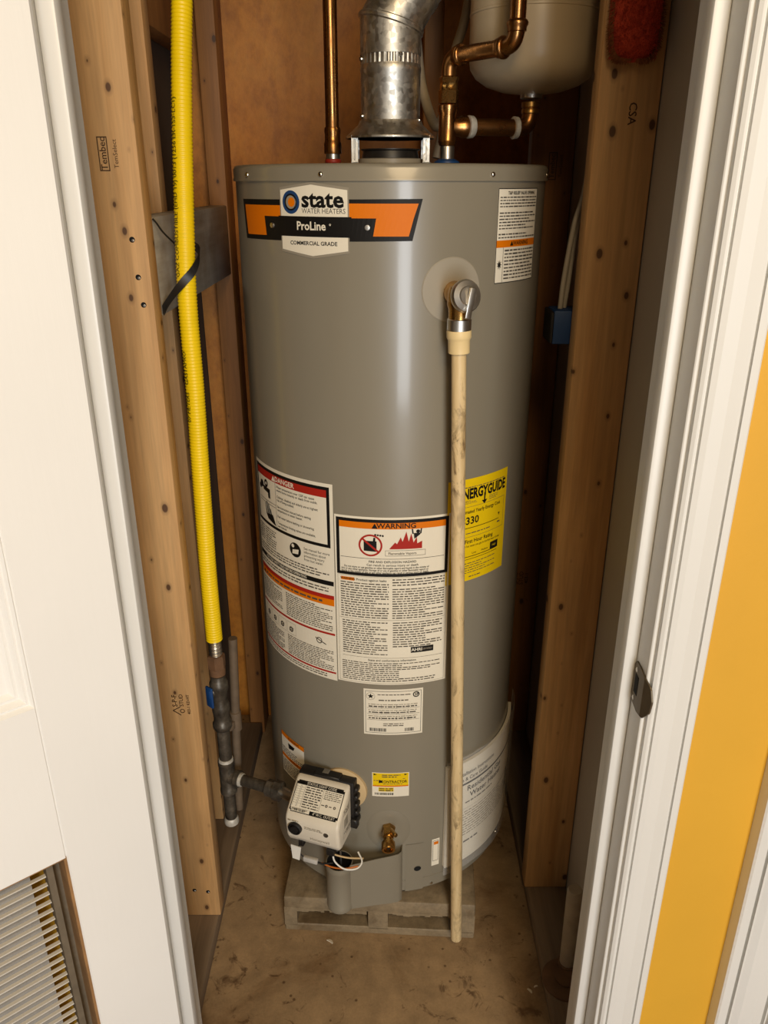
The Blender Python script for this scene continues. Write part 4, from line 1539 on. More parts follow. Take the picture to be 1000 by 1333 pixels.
# wires under the control
b1 = B()
tube(b1, spline([gp(0.036, 0.042, 0.294), gp(0.042, 0.046, 0.277), gp(0.060, 0.044, 0.263), gp(0.080, 0.034, 0.261), gp(0.086, 0.022, 0.268), gp(0.074, 0.010, 0.276)], 8), 0.0017, 8)
obj('white_wire', b1, M['whiteplastic'], gc, 60)
b1 = B()
tube(b1, spline([gp(0.031, 0.042, 0.294), gp(0.036, 0.030, 0.276), gp(0.058, 0.022, 0.268), gp(0.086, 0.014, 0.268)], 8), 0.0017, 8)
obj('tan_wire', b1, M['tan'], gc, 60)
b1 = B()
tube(b1, spline([gp(0.008, 0.030, 0.246), gp(0.030, 0.032, 0.245), gp(0.055, 0.030, 0.248), gp(0.078, 0.020, 0.252)], 6), 0.0016, 8)
obj('orange_wire', b1, M['orangewire'], gc, 60)
b1 = B()
gbox(b1, -0.028, 0.001, 0.028, 0.036, 0.243, 0.254, 0.002, 2)
obj('wire_connector', b1, M['clearplastic'], gc, 40)
b1 = B()
tube(b1, spline([gp(0.000, 0.032, 0.247), gp(0.012, 0.031, 0.246), gp(0.030, 0.026, 0.250)], 5), 0.0020, 8)
tube(b1, spline([gp(-0.026, 0.042, 0.296), gp(-0.034, 0.040, 0.282), gp(-0.036, 0.034, 0.262), gp(-0.027, 0.032, 0.249)], 6), 0.0012, 8)
obj('black_wire', b1, M['black'], gc, 60)
b1 = B()
pts = [(-0.047, 0.288), (-0.026, 0.287), (-0.029, 0.258), (-0.043, 0.259)]
extrude_poly(b1, pts, lambda p, t: gp(p[0], t + 0.10 * (0.288 - p[1]), p[1]), 0.044, 0.0452)
obj('paper_tag', b1, M['whiteplastic'], gc)

# --- burner shroud: curved plate that ends in a rolled tube
bm = B()
path = [(-0.064, 1.120), (-0.045, 1.1235), (-0.015, 1.1290), (0.012, 1.1330), (0.028, 1.1365), (0.0345, 1.1420), (0.0360, 1.1590)]
ths = 0.0014
zb_, zt_ = 0.126, 0.250
for (x0, y0), (x1, y1) in zip(path, path[1:]):
    dx, dy = x1 - x0, y1 - y0
    L = math.hypot(dx, dy)
    nx, ny = -dy / L * ths, dx / L * ths
    zt0 = zt_ - 0.012 * (0.036 - x0) / 0.1
    zt1 = zt_ - 0.012 * (0.036 - x1) / 0.1
    q = [bm.verts.new(p) for p in ((x0, y0, zb_), (x1, y1, zb_), (x1, y1, zt1), (x0, y0, zt0), (x0 + nx, y0 + ny, zb_), (x1 + nx, y1 + ny, zb_), (x1 + nx, y1 + ny, zt1), (x0 + nx, y0 + ny, zt0))]
    for f_ in ((0, 1, 2, 3), (5, 4, 7, 6), (3, 2, 6, 7), (1, 0, 4, 5)):
        bm.faces.new([q[i] for i in f_])
bmesh.ops.remove_doubles(bm, verts=bm.verts[:], dist=0.0002)
bmesh.ops.recalc_face_normals(bm, faces=bm.faces[:])
sh = obj('burner_shroud', bm, M['jacket'], wh, 50)
b1 = B()
tc = (-0.0850, 1.1330, 0)
lathe(b1, [(0.0245, 0.128), (0.0255, 0.126), (0.0262, 0.129), (0.0262, 0.136), (0.0252, 0.138), (0.0252, 0.222), (0.0262, 0.224), (0.0262, 0.231), (0.0255, 0.237), (0.0240, 0.237),
           (0.0238, 0.2365)], tc, seg=40, caps=False)
obj('rolled_tube', b1, M['jacket'], sh, 40)
b1 = B()
lathe(b1, [(0.0, 0.150), (0.0236, 0.150), (0.0236, 0.2360), (0.0230, 0.2360), (0.0230, 0.152), (0.0, 0.152)], tc, seg=32)
obj('tube_shade', b1, M['hole'], sh, 40)  # black insert standing in for the shade inside the rolled tube
b1 = B()
cyl(b1, (-0.080, 1.130, 0.16), (-0.083, 1.137, 0.258), 0.0022, seg=8)
obj('pilot_tube', b1, M['nickel'], sh)
# flat cover beside it with an oval sight hole
pr = Print(0.0008)
pr.rect(-0.010, -0.058, 0.026, 0.062, 'jacket', 1)
pr.disc(0.0140, -0.0020, 0, 0.0062, 'hole', 2, 16, 1.15)
pr.build('burner_cover', cmap(9.5, 0.186, 0.0002), wh)
b1 = B()
lathe(b1, [(0.009, 0), (0.009, 0.0004), (0, 0.0005)], cp(-43.5, 0.205), Vector((math.sin(math.radians(-43.5)), -math.cos(math.radians(-43.5)), 0)), 12)
obj('sight_hole', b1, M['hole'], wh)
pr = Print(0.0003)
pr.rect(-0.010, -0.034, 0.006, 0.034, 'p_white', 0)
pr.border(-0.008, -0.022, 0.004, 0.030, 0.0007, 'p_black', 1)
pr.rect(-0.006, 0.020, 0.003, 0.027, 'p_orange', 2)
finish(pr, 'small_card', 21.6, 0.215, 'narrow white card with an orange mark')

# ---------------------------------------------------------------- manual pouch stuck to the tank
po = thing('manual_pouch', cp(50, 0.165, 0.004), 'clear sleeve holding the paper manual on the lower right of the tank', 'document pouch')


def shell(name, th0, th1, zlo, zhi, h0, h1, mat, par, nn=26, wob=0.0):
    bm = B()
    G = [[], []]
    for s, hh in ((0, h0), (1, h1)):
        for k in range(nn + 1):
            t = k / nn
            th = th0 + (th1 - th0) * t
            wv = wob * (math.sin(t * 17) + 0.6 * math.sin(t * 41 + 1)) * s
            colv = []
            for j in range(7):
                u_ = j / 6
                colv.append(bm.verts.new(cp(th, zlo(t) + (zhi(t) - zlo(t)) * u_, hh + wv * (0.4 + 0.6 * u_))))
            G[s].append(colv)
    for s in (0, 1):
        for k in range(nn):
            for j in range(6):
                bm.faces.new((G[s][k][j], G[s][k + 1][j], G[s][k + 1][j + 1], G[s][k][j + 1]))
    for k in range(nn):
        bm.faces.new((G[0][k][0], G[1][k][0], G[1][k + 1][0], G[0][k + 1][0]))
        bm.faces.new((G[0][k][6], G[0][k + 1][6], G[1][k + 1][6], G[1][k][6]))
    for j in range(6):
        bm.faces.new((G[0][0][j], G[0][0][j + 1], G[1][0][j + 1], G[1][0][j]))
        bm.faces.new((G[0][nn][j], G[1][nn][j], G[1][nn][j + 1], G[0][nn][j + 1]))
    bmesh.ops.recalc_face_normals(bm, faces=bm.faces[:])
    return obj(name, bm, mat, par, 60)


bk = shell('booklet', 25.5, 84, lambda t: 0.172, lambda t: 0.418, 0.0012, 0.0075, M['p_white'], po)
shell('booklet_pages', 24.6, 26.4, lambda t: 0.176, lambda t: 0.420, 0.0012, 0.011, M['p_white'], po, 3)
shell('sleeve', 23.8, 88, lambda t: 0.160, lambda t: 0.438, 0.0125, 0.0130, M['sleeve'], po, 60, 0.0016)
pr = Print(0.0002)
pr.text('Installation Instructions', -0.110, 0.095, 0.0120, 'p_black', 1, 0.01, 'LEFT', 0.9)
pr.text('Use & Care Guide', -0.110, 0.081, 0.0120, 'p_black', 1, 0.01, 'LEFT', 0.9)
pr.rect(-0.114, 0.068, 0.120, 0.0725, 'p_black', 1)
pr.text('Residential Gas', -0.085, 0.056, 0.0175, 'p_black', 1, 0.015, 'LEFT')
pr.text('Water Heater', -0.077, 0.038, 0.0175, 'p_black', 1, 0.015, 'LEFT')
pr.words(-0.088, 0.020, 0.02, 0.026, 1, 'p_grey', 1, 0.5)
pr.rect(-0.114, 0.0085, 0.120, 0.0090, 'p_mid', 1)
pr.words(-0.112, -0.060, 0.11, 0.004, 10, 'p_mid', 1, 0.35)
pr.words(-0.112, -0.080, -0.05, -0.072, 1, 'p_grey', 1, 0.5)
pr.quad((0.062, -0.050), (0.075, -0.042), (0.080, 0.000), (0.070, -0.002), 'p_black', 1)
pr.build('cover_print', cmap(54.7, 0.295, 0.0078), bk)

# ---------------------------------------------------------------- relief discharge pipe
dpth = thing('discharge_pipe', (0.1445, 1.134, 0.028), 'cream plastic drain pipe with brown stains hanging from the relief valve', 'pipe')
top = Vector((vx, vy, 1.2360))
bot = Vector((0.1445, 1.1340, 0.030))
dr = (bot - top).normalized()
b1 = B()
lathe(b1, [(0.0125, 0.0), (0.0172, 0.0), (0.0178, 0.002), (0.0178, 0.010), (0.0168, 0.012), (0.0158, 0.014), (0.0155, 0.032), (0.0140, 0.033), (0.011, 0.033)], top, dr, 28)
obj('adapter', b1, M['cpvc_new'], dpth, 40)
b1 = B()
a0 = top + dr * 0.032
Lp = (bot - a0).length
lathe(b1, [(0.0108, 0), (0.0109, Lp - 0.001), (0.0106, Lp), (0.0088, Lp), (0.0085, Lp - 0.03), (0, Lp - 0.03)], a0, dr, 24)
obj('pipe', b1, M['cpvc'], dpth, 40)

# ---------------------------------------------------------------- vent pipe
vp = thing('vent_pipe', (CX, CY, hz + 0.062), 'galvanised steel vent pipe with elbow above the draft hood', 'vent pipe')
b1 = B()
lathe(b1, [(0.0470, 0.0), (0.0472, 0.070), (0.0478, 0.072), (0.0478, 0.078), (0.0470, 0.080), (0.0466, 0.082)], (CX, CY, hz + 0.0585), seg=56)
obj('lower_collar', b1, M['galv'], vp, 40)
# crimped band
b1 = B()
nn = 144
for (z0, z1) in ((hz + 0.1400, hz + 0.1560),):
    lo, hi = [], []
    for k in range(nn):
        a = 2 * PI * k / nn
        rr = 0.0462 + 0.0009 * (1 if (k // 2) % 2 else -1)
        lo.append(b1.verts.new((CX + rr * math.cos(a), CY + rr * math.sin(a), z0)))
        hi.append(b1.verts.new((CX + 0.0462 * math.cos(a), CY + 0.0462 * math.sin(a), z1)))
    for k in range(nn):
        b1.faces.new((lo[k], lo[(k + 1) % nn], hi[(k + 1) % nn], hi[k]))
obj('crimp', b1, M['galv'], vp, 20)
# elbow of mitred gores
b1 = B()
ez = hz + 0.1530
re = 0.0475
nn = 56
d0 = Vector((0, 0, 1))
d1 = Vector((0.50, 0.12, 0.86)).normalized()
d2 = Vector((0.48, 0.62, 0.62)).normalized()
d3 = Vector((0.12, 0.80, 0.58)).normalized()
q1 = Vector((CX, CY, 1.6520))
q2 = q1 + d1 * 0.058
q3 = q2 + d2 * 0.075
q4 = q3 + d3 * 0.36
path = [(Vector((CX, CY, ez)), d0), (q1, d0 + d1), (q2, d1 + d2), (q3, d2 + d3), (q4, d3)]


def mitre(p, nrm, rr, axis_dir, d=0.0):
    """ellipse where a pipe of direction axis_dir meets the plane"""
    nrm = nrm.normalized()
    axd = axis_dir.normalized()
    ux = Vector((0, 1, 0))
    ux = (ux - axd * ux.dot(axd)).normalized()
    uy = axd.cross(ux)
    out = []
    for k in range(nn):
        a = 2 * PI * k / nn
        o_ = ux * math.cos(a) * rr + uy * math.sin(a) * rr
        t = -o_.dot(nrm) / axd.dot(nrm)
        out.append(p + o_ + axd * (t + d))
    return out


rings = []
for i in range(len(path) - 1):
    p, nr = path[i]
    q, nq = path[i + 1]
    axd = q - p
    for (pp, nrr, rr, d) in ((p, nr, re + 0.0022, 0.0), (p, nr, re + 0.0022, 0.003), (p, nr, re, 0.0048), (q, nq, re, -0.0048), (q, nq, re + 0.0022, -0.003), (q, nq, re + 0.0022, 0)):
        if i == 0 and rr > re and pp is p:
            rr = re
        rings.append([b1.verts.new(v) for v in mitre(pp, nrr, rr, axd, d)])
for a, b in zip(rings, rings[1:]):
    for k in range(nn):
        b1.faces.new((a[k], a[(k + 1) % nn], b[(k + 1) % nn], b[k]))
bmesh.ops.remove_doubles(b1, verts=b1.verts[:], dist=0.0001)
bmesh.ops.recalc_face_normals(b1, faces=b1.faces[:])
obj('elbow', b1, M['galv'], vp, 30)
for ang, z in ((-158, hz + 0.068), (-22, hz + 0.062), (-160, hz + 0.147), (-72, hz + 0.150)):
    a = math.radians(ang)
    nrm = Vector((math.cos(a), math.sin(a), 0))
    b1 = B()
    lathe(b1, [(0.0036, -0.001), (0.0036, 0.002), (0.0022, 0.0040), (0, 0.0042)], Vector((CX, CY, z)) + nrm * 0.0472, nrm, 8)
    obj('screw', b1, M['screw'], vp, 50)

# ---------------------------------------------------------------- hot water pipe
hx = -0.0830
hp = thing('hot_water_pipe', (hx, CY, ZT), 'straight copper hot water pipe with red washer rising from the tank', 'pipe')
b1 = B()
lathe(b1, [(0.0095, 0.0), (0.0115, 0.001), (0.0115, 0.014), (0.0105, 0.015)], (hx, CY, ZT + 0.006), seg=20)
obj('nipple', b1, M['nickel'], hp, 40)
b1 = B()
lathe(b1, [(0.0125, 0.0), (0.0132, 0.001), (0.0132, 0.004), (0.0118, 0.006)], (hx, CY, ZT + 0.0045), seg=20)
obj('washer', b1, M['red_plastic'], hp, 40)
b1 = B()
lathe(b1, [(0.0138, 0.018), (0.0142, 0.019), (0.0142, 0.034), (0.0128, 0.036), (0.0125, 0.046), (0.0132, 0.050), (0.0132, 0.054), (0.0122, 0.057)], (hx, CY, ZT), seg=20)
obj('adapter', b1, M['copper'], hp, 40)
b1 = B()
cyl(b1, (hx, CY, ZT + 0.050), (hx + 0.001, CY, 2.42), 0.0108, seg=24)
obj('pipe', b1, M['copper'], hp, 40)

# ---------------------------------------------------------------- cold water pipe
cx = 0.1022
cpipe = thing('cold_water_pipe', (cx, CY, ZT), 'bent copper cold water pipe with tee and blue washer', 'pipe')
b1 = B()
lathe(b1, [(0.0105, 0.0), (0.0118, 0.001), (0.0118, 0.022), (0.011, 0.024)], (cx, CY, ZT + 0.006), seg=20)
obj('nipple', b1, M['nickel'], cpipe, 40)
b1 = B()
lathe(b1, [(0.010, 0.0), (0.021, 0.0), (0.0205, 0.002), (0.013, 0.006), (0.0118, 0.006)], (cx, CY, ZT + 0.0045), seg=20)
obj('washer', b1, M['blue'], cpipe, 40)
b1 = B()
z0 = ZT + 0.030
lathe(b1, [(0.0130, 0.0), (0.0138, 0.002), (0.0152, 0.006), (0.0144, 0.008), (0.0144, 0.046), (0.0162, 0.050), (0.0162, 0.058), (0.0145, 0.060), (0.0120, 0.061)], (cx, CY, z0), seg=24)
tdir = Vector((0.96, 0.27, 0)).normalized()
lathe(b1, [(0.0140, 0.006), (0.0145, 0.020), (0.0162, 0.023), (0.0162, 0.032), (0.0140, 0.034)], (cx, CY, z0 + 0.028), tdir, 24)
obj('tee', b1, M['copper'], cpipe, 40)
b1 = B()
tz = z0 + 0.028
lathe(b1, [(0.0140, 0.0), (0.0172, 0.001), (0.0165, 0.009), (0.0135, 0.012)], Vector((cx, CY, tz)) + tdir * 0.034, tdir, 18)
te = Vector((0.2400, 1.4500, tz))
obj('solder', b1, M['solder'], cpipe, 40)
b1 = B()
lathe(b1, [(0.0135, 0.0), (0.0172, 0.001), (0.0165, 0.008), (0.0140, 0.010)], te - tdir * 0.030, tdir, 18)
obj('solder', b1, M['solder'], cpipe, 40)
b1 = B()
lathe(b1, [(0.0158, 0.0), (0.0160, 0.018), (0.0142, 0.020), (0.0140, 0.030), (0.0156, 0.033), (0.0156, 0.036), (0.0135, 0.038)], (cx, CY, z0 + 0.061), seg=8)
obj('union', b1, M['brass'], cpipe, 40)
b1 = B()
pts = [Vector((cx, CY, tz)) + tdir * 0.036] + arc_bend(Vector((cx, CY, tz)), te, te + Vector((0, 0, 0.06)), 0.020) + [te + Vector((0, 0, 0.036))]
tube(b1, pts, 0.0132, 20)
obj('branch_pipe', b1, M['copper'], cpipe, 50)
b1 = B()
lathe(b1, [(0.0125, 0.0), (0.0145, 0.002), (0.0145, 0.007), (0.0130, 0.009), (0.0150, 0.011), (0.0150, 0.018), (0.012, 0.019)], te + Vector((0, 0, 0.020)), seg=18)
obj('tank_union', b1, M['brass'], cpipe, 40)
b1 = B()
e1 = Vector((cx, CY, 1.6085))
e2 = Vector((0.1890, 1.3000, 1.6090))
zt = z0 + 0.085
pts = [Vector((cx, CY, zt))] + arc_bend((cx, CY, zt), e1, e2, 0.020) + arc_bend(e1, e2, e2 + Vector((0, 0, 0.3)), 0.022) + [Vector((e2.x, e2.y, 2.42))]
tube(b1, pts, 0.0116, 24)
obj('riser', b1, M['copper'], cpipe, 50)
hd = (e2 - e1).normalized()
for p, d in ((e1 + hd * 0.020, hd), (e2 - hd * 0.030, hd), (e2 + Vector((0, 0, 0.022)), Vector((0, 0, 1)))):
    b1 = B()
    lathe(b1, [(0.0115, -0.006), (0.0134, -0.005), (0.0136, 0.0005), (0.0154, 0.003), (0.0156, 0.006), (0.0140, 0.009), (0.0118, 0.010)], p, d, 24)
    obj('collar', b1, M['copper'], cpipe, 50)

# ---------------------------------------------------------------- expansion tank
et = thing('expansion_tank', (te.x, te.y, 1.558), 'cream thermal expansion tank hanging at the upper right', 'expansion tank')
b1 = B()
rt = 0.1035
lathe(b1, [(0.0, 1.5595), (0.020, 1.5600), (0.050, 1.5640), (0.075, 1.5720), (0.092, 1.5830), (0.1010, 1.5960), (rt, 1.612), (rt, 1.668), (rt + 0.0010, 1.669), (rt + 0.0010, 1.672),
           (rt, 1.673), (rt, 1.80), (0.09, 1.84), (0.05, 1.865), (0.0, 1.87)], (te.x, te.y, 0), seg=72)
obj('shell', b1, M['tank'], et, 40)
b1 = B()
lathe(b1, [(0.016, 1.5530), (0.018, 1.5545), (0.018, 1.5605), (0.014, 1.5615)], (te.x, te.y, 0), seg=20)
obj('neck', b1, M['nickel'], et, 40)

# pale flexible tubes behind the copper
b1 = B()
tube(b1, spline([(0.150, 1.70, 2.40), (0.168, 1.66, 1.90), (0.150, 1.66, 1.72), (0.128, 1.66, 1.64), (0.118, 1.66, 1.56), (0.100, 1.65, 1.47)], 8), 0.0085, 12)
o = tag(obj('plastic_tube', b1, M['pvc'], None, 60), 'pale plastic tube hanging between vent pipe and cream tank', 'tube')
b1 = B()
tube(b1, spline([(0.058, 1.62, 1.66), (0.066, 1.60, 1.595), (0.080, 1.58, 1.545), (0.094, 1.57, 1.520), (0.108, 1.58, 1.545), (0.112, 1.60, 1.60)], 8), 0.0088, 12)
o = tag(obj('plastic_tube', b1, M['pvc'], None, 60), 'pale plastic tube looping behind the copper tee', 'tube')

# ---------------------------------------------------------------- yellow gas hose
GX, GY = -0.3110, 1.2480
hose = thing('gas_hose', (GX, GY, 0.64), 'yellow corrugated flexible gas hose running up beside the tank', 'gas hose')
hpts = [(GX, GY, 0.655), (GX + 0.0005, GY, 0.80), (-0.3070, GY, 0.98), (-0.3035, GY, 1.12), (-0.3030, 1.250, 1.25), (-0.2985, 1.255, 1.36), (-0.2890, 1.275, 1.55), (-0.2800, 1.310, 1.72), (-0.270, 1.40, 2.05), (-0.27, 1.45, 2.42)]
raw = spline(hpts, 60)
# resample at even spacing
cum = [0.0]
for a, b in zip(raw, raw[1:]):
    cum.append(cum[-1] + (b - a).length)
step = 0.0013


def at_len(s):
    lo, hi_ = 0, len(cum) - 1
    while hi_ - lo > 1:
        m = (lo + hi_) // 2
        if cum[m] <= s:
            lo = m
        else:
            hi_ = m
    t = (s - cum[lo]) / (cum[hi_] - cum[lo])
    return raw[lo].lerp(raw[hi_], t)


ns = int(cum[-1] / step)
pp = [at_len(k * step) for k in range(ns)]
b1 = B()
tube(b1, pp, [0.0146 + 0.0006 * math.sin(2 * PI * k * step / 0.0052) for k in range(ns)], 20)
jk = obj('jacket', b1, M['yellow_hose'], hose, 60)


def hose_print(s0, txt, size):
    v, f_ = text_geo(txt, size, 0.0, 'LEFT', 1.0)
    pr = Print()
    pr.add(v, f_, 'p_black', 0)

    def fn(x, y, h):
        s = s0 + x
        p = at_len(s)
        t = (at_len(s + 0.004) - at_len(s - 0.004)).normalized()
        left = Vector((-0.60, -0.80, 0))
        left = (left - t * left.dot(t)).normalized()
        side = t.cross(left).normalized()
        a = -y / 0.0155
        return p + (left * math.cos(a) + side * math.sin(a)) * 0.0156
    return pr.build('hose_print', fn, jk)


hose_print(0.640, 'GAZ COMBUSTIBLE (EHD 19) 0013 (1256 ER-1S3-LC1)', 0.0105)
hose_print(0.415, '07 METERS    GASTAPRO', 0.0105)
b1 = B()
rr = []
pth = []
for k in range(57):
    pth.append(Vector((GX, GY, 0.620 + k * 0.00075)))
    rr.append(0.0112 + 0.0012 * math.sin(2 * PI * k * 0.00075 / 0.0042))
tube(b1, pth, rr, 20)
obj('bare_corrugation', b1, M['nickel'], hose, 60)

# ---------------------------------------------------------------- black iron gas pipe
gpipe = thing('gas_pipe', (GX, GY, 0.22), 'dark iron gas pipe with tee, union and shutoff valve', 'gas pipe')
b1 = B()
lathe(b1, [(0.0135, 0.0), (0.0168, 0.001), (0.0168, 0.024), (0.0150, 0.027), (0.012, 0.028)], (GX, GY, 0.5945), seg=6)
lathe(b1, [(0.0125, -0.016), (0.0150, -0.014), (0.0150, -0.001), (0.0135, 0.001)], (GX, GY, 0.5945), seg=20)
obj('flare_nut', b1, M['rust'], gpipe, 40)
b1 = B()
lathe(b1, [(0.0120, 0.455), (0.0165, 0.457), (0.0185, 0.462), (0.0185, 0.470), (0.0160, 0.474), (0.0145, 0.484), (0.0170, 0.498), (0.0165, 0.512), (0.0130, 0.522), (0.0150, 0.540), (0.0175, 0.548), (0.0175, 0.562),
           (0.0140, 0.568), (0.0135, 0.578)], (GX, GY, 0), seg=20)
lathe(b1, [(0.0090, 0.0), (0.0090, 0.016), (0.0070, 0.018)], (GX, GY, 0.546), (-0.75, -0.66, 0), 12)
sv = obj('shutoff_valve', b1, M['iron'], gpipe, 45)
b1 = B()
Mx = Matrix.Translation((GX - 0.0155, GY - 0.0145, 0.546)) @ Matrix.Rotation(math.radians(49), 4, 'Z')
box(b1, -0.0025, 0.0025, -0.009, 0.009, -0.030, 0.014, 0.002, 2, Mx)
box(b1, -0.0040, 0.0040, -0.007, 0.007, -0.008, 0.009, 0.002, 2, Mx)
lv = obj('lever', b1, M['blue'], sv, 40)
lv['label'] = 'blue plastic valve lever'
b1 = B()
cyl(b1, (GX, GY, 0.360), (GX, GY, 0.462), 0.0125, seg=24)
obj('upper_nipple', b1, M['iron'], gpipe, 40)
b1 = B()
lathe(b1, [(0.0135, 0.300), (0.0165, 0.302), (0.0165, 0.310), (0.0150, 0.313), (0.0150, 0.366), (0.0165, 0.369), (0.0165, 0.377), (0.0140, 0.379)], (GX, GY, 0), seg=24)
nd = (Vector((-0.2010, 1.2050, 0.340)) - Vector((GX, GY, 0.340))).normalized()
lathe(b1, [(0.0140, 0.004), (0.0145, 0.018), (0.0165, 0.020), (0.0165, 0.028), (0.014, 0.029)], (GX, GY, 0.340), nd, 24)
obj('tee', b1, M['iron'], gpipe, 40)
b1 = B()
lathe(b1, [(0.012, 0.0), (0.0148, 0.0005), (0.0140, 0.006), (0.0125, 0.007)], (GX, GY, 0.378), seg=16)
obj('pipe_dope', b1, M['solder'], gpipe, 40)
b1 = B()
lathe(b1, [(0.012, 0.0), (0.0140, 0.0005), (0.0132, 0.006), (0.0115, 0.007)], Vector((GX, GY, 0.340)) + nd * 0.028, nd, 16)
obj('pipe_dope', b1, M['solder'], gpipe, 40)
b1 = B()
cyl(b1, Vector((GX, GY, 0.340)) + nd * 0.027, Vector((GX, GY, 0.340)) + nd * 0.108, 0.0110, seg=20)
obj('side_nipple', b1, M['iron'], gpipe, 40)
b1 = B()
ub = Vector((GX, GY, 0.340)) + nd * 0.088
lathe(b1, [(0.0130, 0.0), (0.0165, 0.002), (0.0165, 0.016), (0.0150, 0.017), (0.0195, 0.018), (0.0195, 0.033), (0.0150, 0.035)], ub, nd, 8)
obj('union', b1, M['iron'], gpipe, 30)
b1 = B()
gi = ub + nd * 0.034
cyl(b1, gi, gp(-0.047, -0.006, 0.344), 0.0105, 0.0105, 20)
obj('inlet_nipple', b1, M['nickel'], gpipe, 40)
b1 = B()
cyl(b1, (GX, GY, 0.236), (GX, GY, 0.303), 0.0118, seg=24)
obj('drip_leg', b1, M['iron'], gpipe, 40)
b1 = B()
lathe(b1, [(0.0, 0.2200), (0.0100, 0.2200), (0.0140, 0.2210), (0.0148, 0.2250), (0.0140, 0.2330), (0.0120, 0.2360)], (GX, GY, 0), seg=24)
obj('cap', b1, M['solder'], gpipe, 40)

# plastic conduit clamped to the gas pipe
cd = thing('conduit', (-0.295, 1.275, 0.232), 'thin plastic pipe clamped behind the gas pipe', 'pipe')
b1 = B()
lathe(b1, [(0.0064, 0.233), (0.0086, 0.232), (0.0086, 0.640), (0.0, 0.640)], (0, 0, 0), seg=18)
for v in b1.verts:
    v.co = Vector((-0.3000 + (v.co.z - 0.232) * 0.040 + v.co.x, 1.276 + v.co.y, v.co.z))
obj('pipe', b1, M['pvc_shaded'], cd, 40)
b1 = B()
lathe(b1, [(0.0092, 0.432), (0.0114, 0.433), (0.0114, 0.474), (0.0092, 0.475)], (-0.2913, 1.276, 0), seg=18)
obj('coupling', b1, M['pvc_shaded'], cd, 40)
b1 = B()
Mx = Matrix.Translation((-0.3010, 1.2620, 0.452)) @ Matrix.Rotation(math.radians(55), 4, 'Z')
box(b1, -0.0075, 0.0075, -0.009, 0.009, -0.008, 0.008, 0.002, 2, Mx)
obj('clamp', b1, M['pvc_shaded'], cd, 40)

# black strap that ties the hose to the blocking
b1 = B()
path = spline([(-0.3365, 1.2300, 1.2450), (-0.3300, 1.2250, 1.2560), (-0.3160, 1.2310, 1.2740), (-0.3020, 1.2365, 1.2900), (-0.2880, 1.2420, 1.3060), (-0.2815, 1.2560, 1.3240), (-0.2860, 1.2730, 1.3350), (-0.3020, 1.2790, 1.3420)], 6)
for i, p in enumerate(path):
    t = (path[min(i + 1, len(path) - 1)] - path[max(i - 1, 0)]).normalized()
    ctr = Vector((-0.3005, 1.2530, p.z))
    outw = (p - ctr)
    outw = (outw - t * outw.dot(t)).normalized()
    wd = t.cross(outw)
    q = [b1.verts.new(p + wd * a + outw * b) for a, b in ((-0.0060, 0.0), (0.0060, 0.0), (0.0060, 0.0014), (-0.0060, 0.0014))]
    if i:
        for k in range(4):
            b1.faces.new((prev[k], prev[(k + 1) % 4], q[(k + 1) % 4], q[k]))
    else:
        b1.faces.new(q)
    prev = q
b1.faces.new(prev[::-1])
bmesh.ops.recalc_face_normals(b1, faces=b1.faces[:])
tag(obj('strap', b1, M['black'], None, 50), 'shiny black strap wrapped round the yellow hose', 'strap')
b1 = B()
tube(b1, spline([(-0.3350, 1.2215, 1.3790), (-0.3320, 1.2280, 1.3730), (-0.3270, 1.2400, 1.3600), (-0.3190, 1.2600, 1.3450), (-0.3170, 1.2800, 1.3350)], 6), 0.0014, 8)
tag(obj('wire', b1, M['black'], None, 60), 'thin black wire arching over the weathered board', 'wire')

# ---------------------------------------------------------------- electrical box and cables
eb = thing('outlet_box', (0.300, 1.325, 1.185), 'blue plastic electrical box behind the right stud', 'electrical box')
b1 = B()
box(b1, 0.2735, 0.3340, 1.296, 1.352, 1.184, 1.238, 0.003, 2)
obj('body', b1, M['bluebox'], eb, 40)
b1 = B()
box(b1, 0.2690, 0.2742, 1.2945, 1.3535, 1.186, 1.236, 0.0015, 1)
obj('front_rim', b1, M['black'], eb, 40)
b1 = B()
tube(b1, spline([(0.336, 1.34, 2.40), (0.332, 1.34, 1.75), (0.318, 1.34, 1.45), (0.302, 1.335, 1.365), (0.291, 1.325, 1.285), (0.288, 1.322, 1.2375)], 8), 0.0042, 10)
tag(obj('cable', b1, M['cable'], None, 60), 'pale cable entering the blue box on the side of the tank', 'cable')
b1 = B()
tube(b1, spline([(0.348, 1.345, 2.40), (0.344, 1.345, 1.75), (0.326, 1.345, 1.45), (0.309, 1.342, 1.365), (0.301, 1.335, 1.285), (0.296, 1.332, 1.2375)], 8), 0.0042, 10)
tag(obj('cable', b1, M['cable'], None, 60), 'pale cable entering the blue box on the side of the pine stud', 'cable')

# ---------------------------------------------------------------- floor drain stub on the right
sd_ = thing('drain_standpipe', (0.345, 1.045, 0.037), 'short beige standpipe on a round brown fitting beside the jamb', 'drain pipe')
b1 = B()
lathe(b1, [(0.044, 0.037), (0.044, 0.040), (0.040, 0.043), (0.020, 0.043), (0.020, 0.046), (0.0, 0.046)], (0.3430, 1.038, 0.0), seg=36)
obj('floor_flange', b1, M['rust'], sd_, 40)
b1 = B()
lathe(b1, [(0.0148, 0.0), (0.0148, 0.185), (0.012, 0.190), (0.0, 0.191)], (0.3520, 1.068, 0.0435), (-0.008, 0.010, 1.0), 22)
obj('pipe', b1, M['pvc'], sd_, 40)
b1 = B()
lathe(b1, [(0.0180, 0.0), (0.0180, 0.010), (0.0155, 0.012)], (0.3520, 1.068, 0.0372), (-0.008, 0.010, 1.0), 22)
obj('collar', b1, M['rust'], sd_, 40)
b1 = B()
box(b1, 0.3655, 0.3690, 1.063, 1.075, 0.110, 0.150, 0.001)
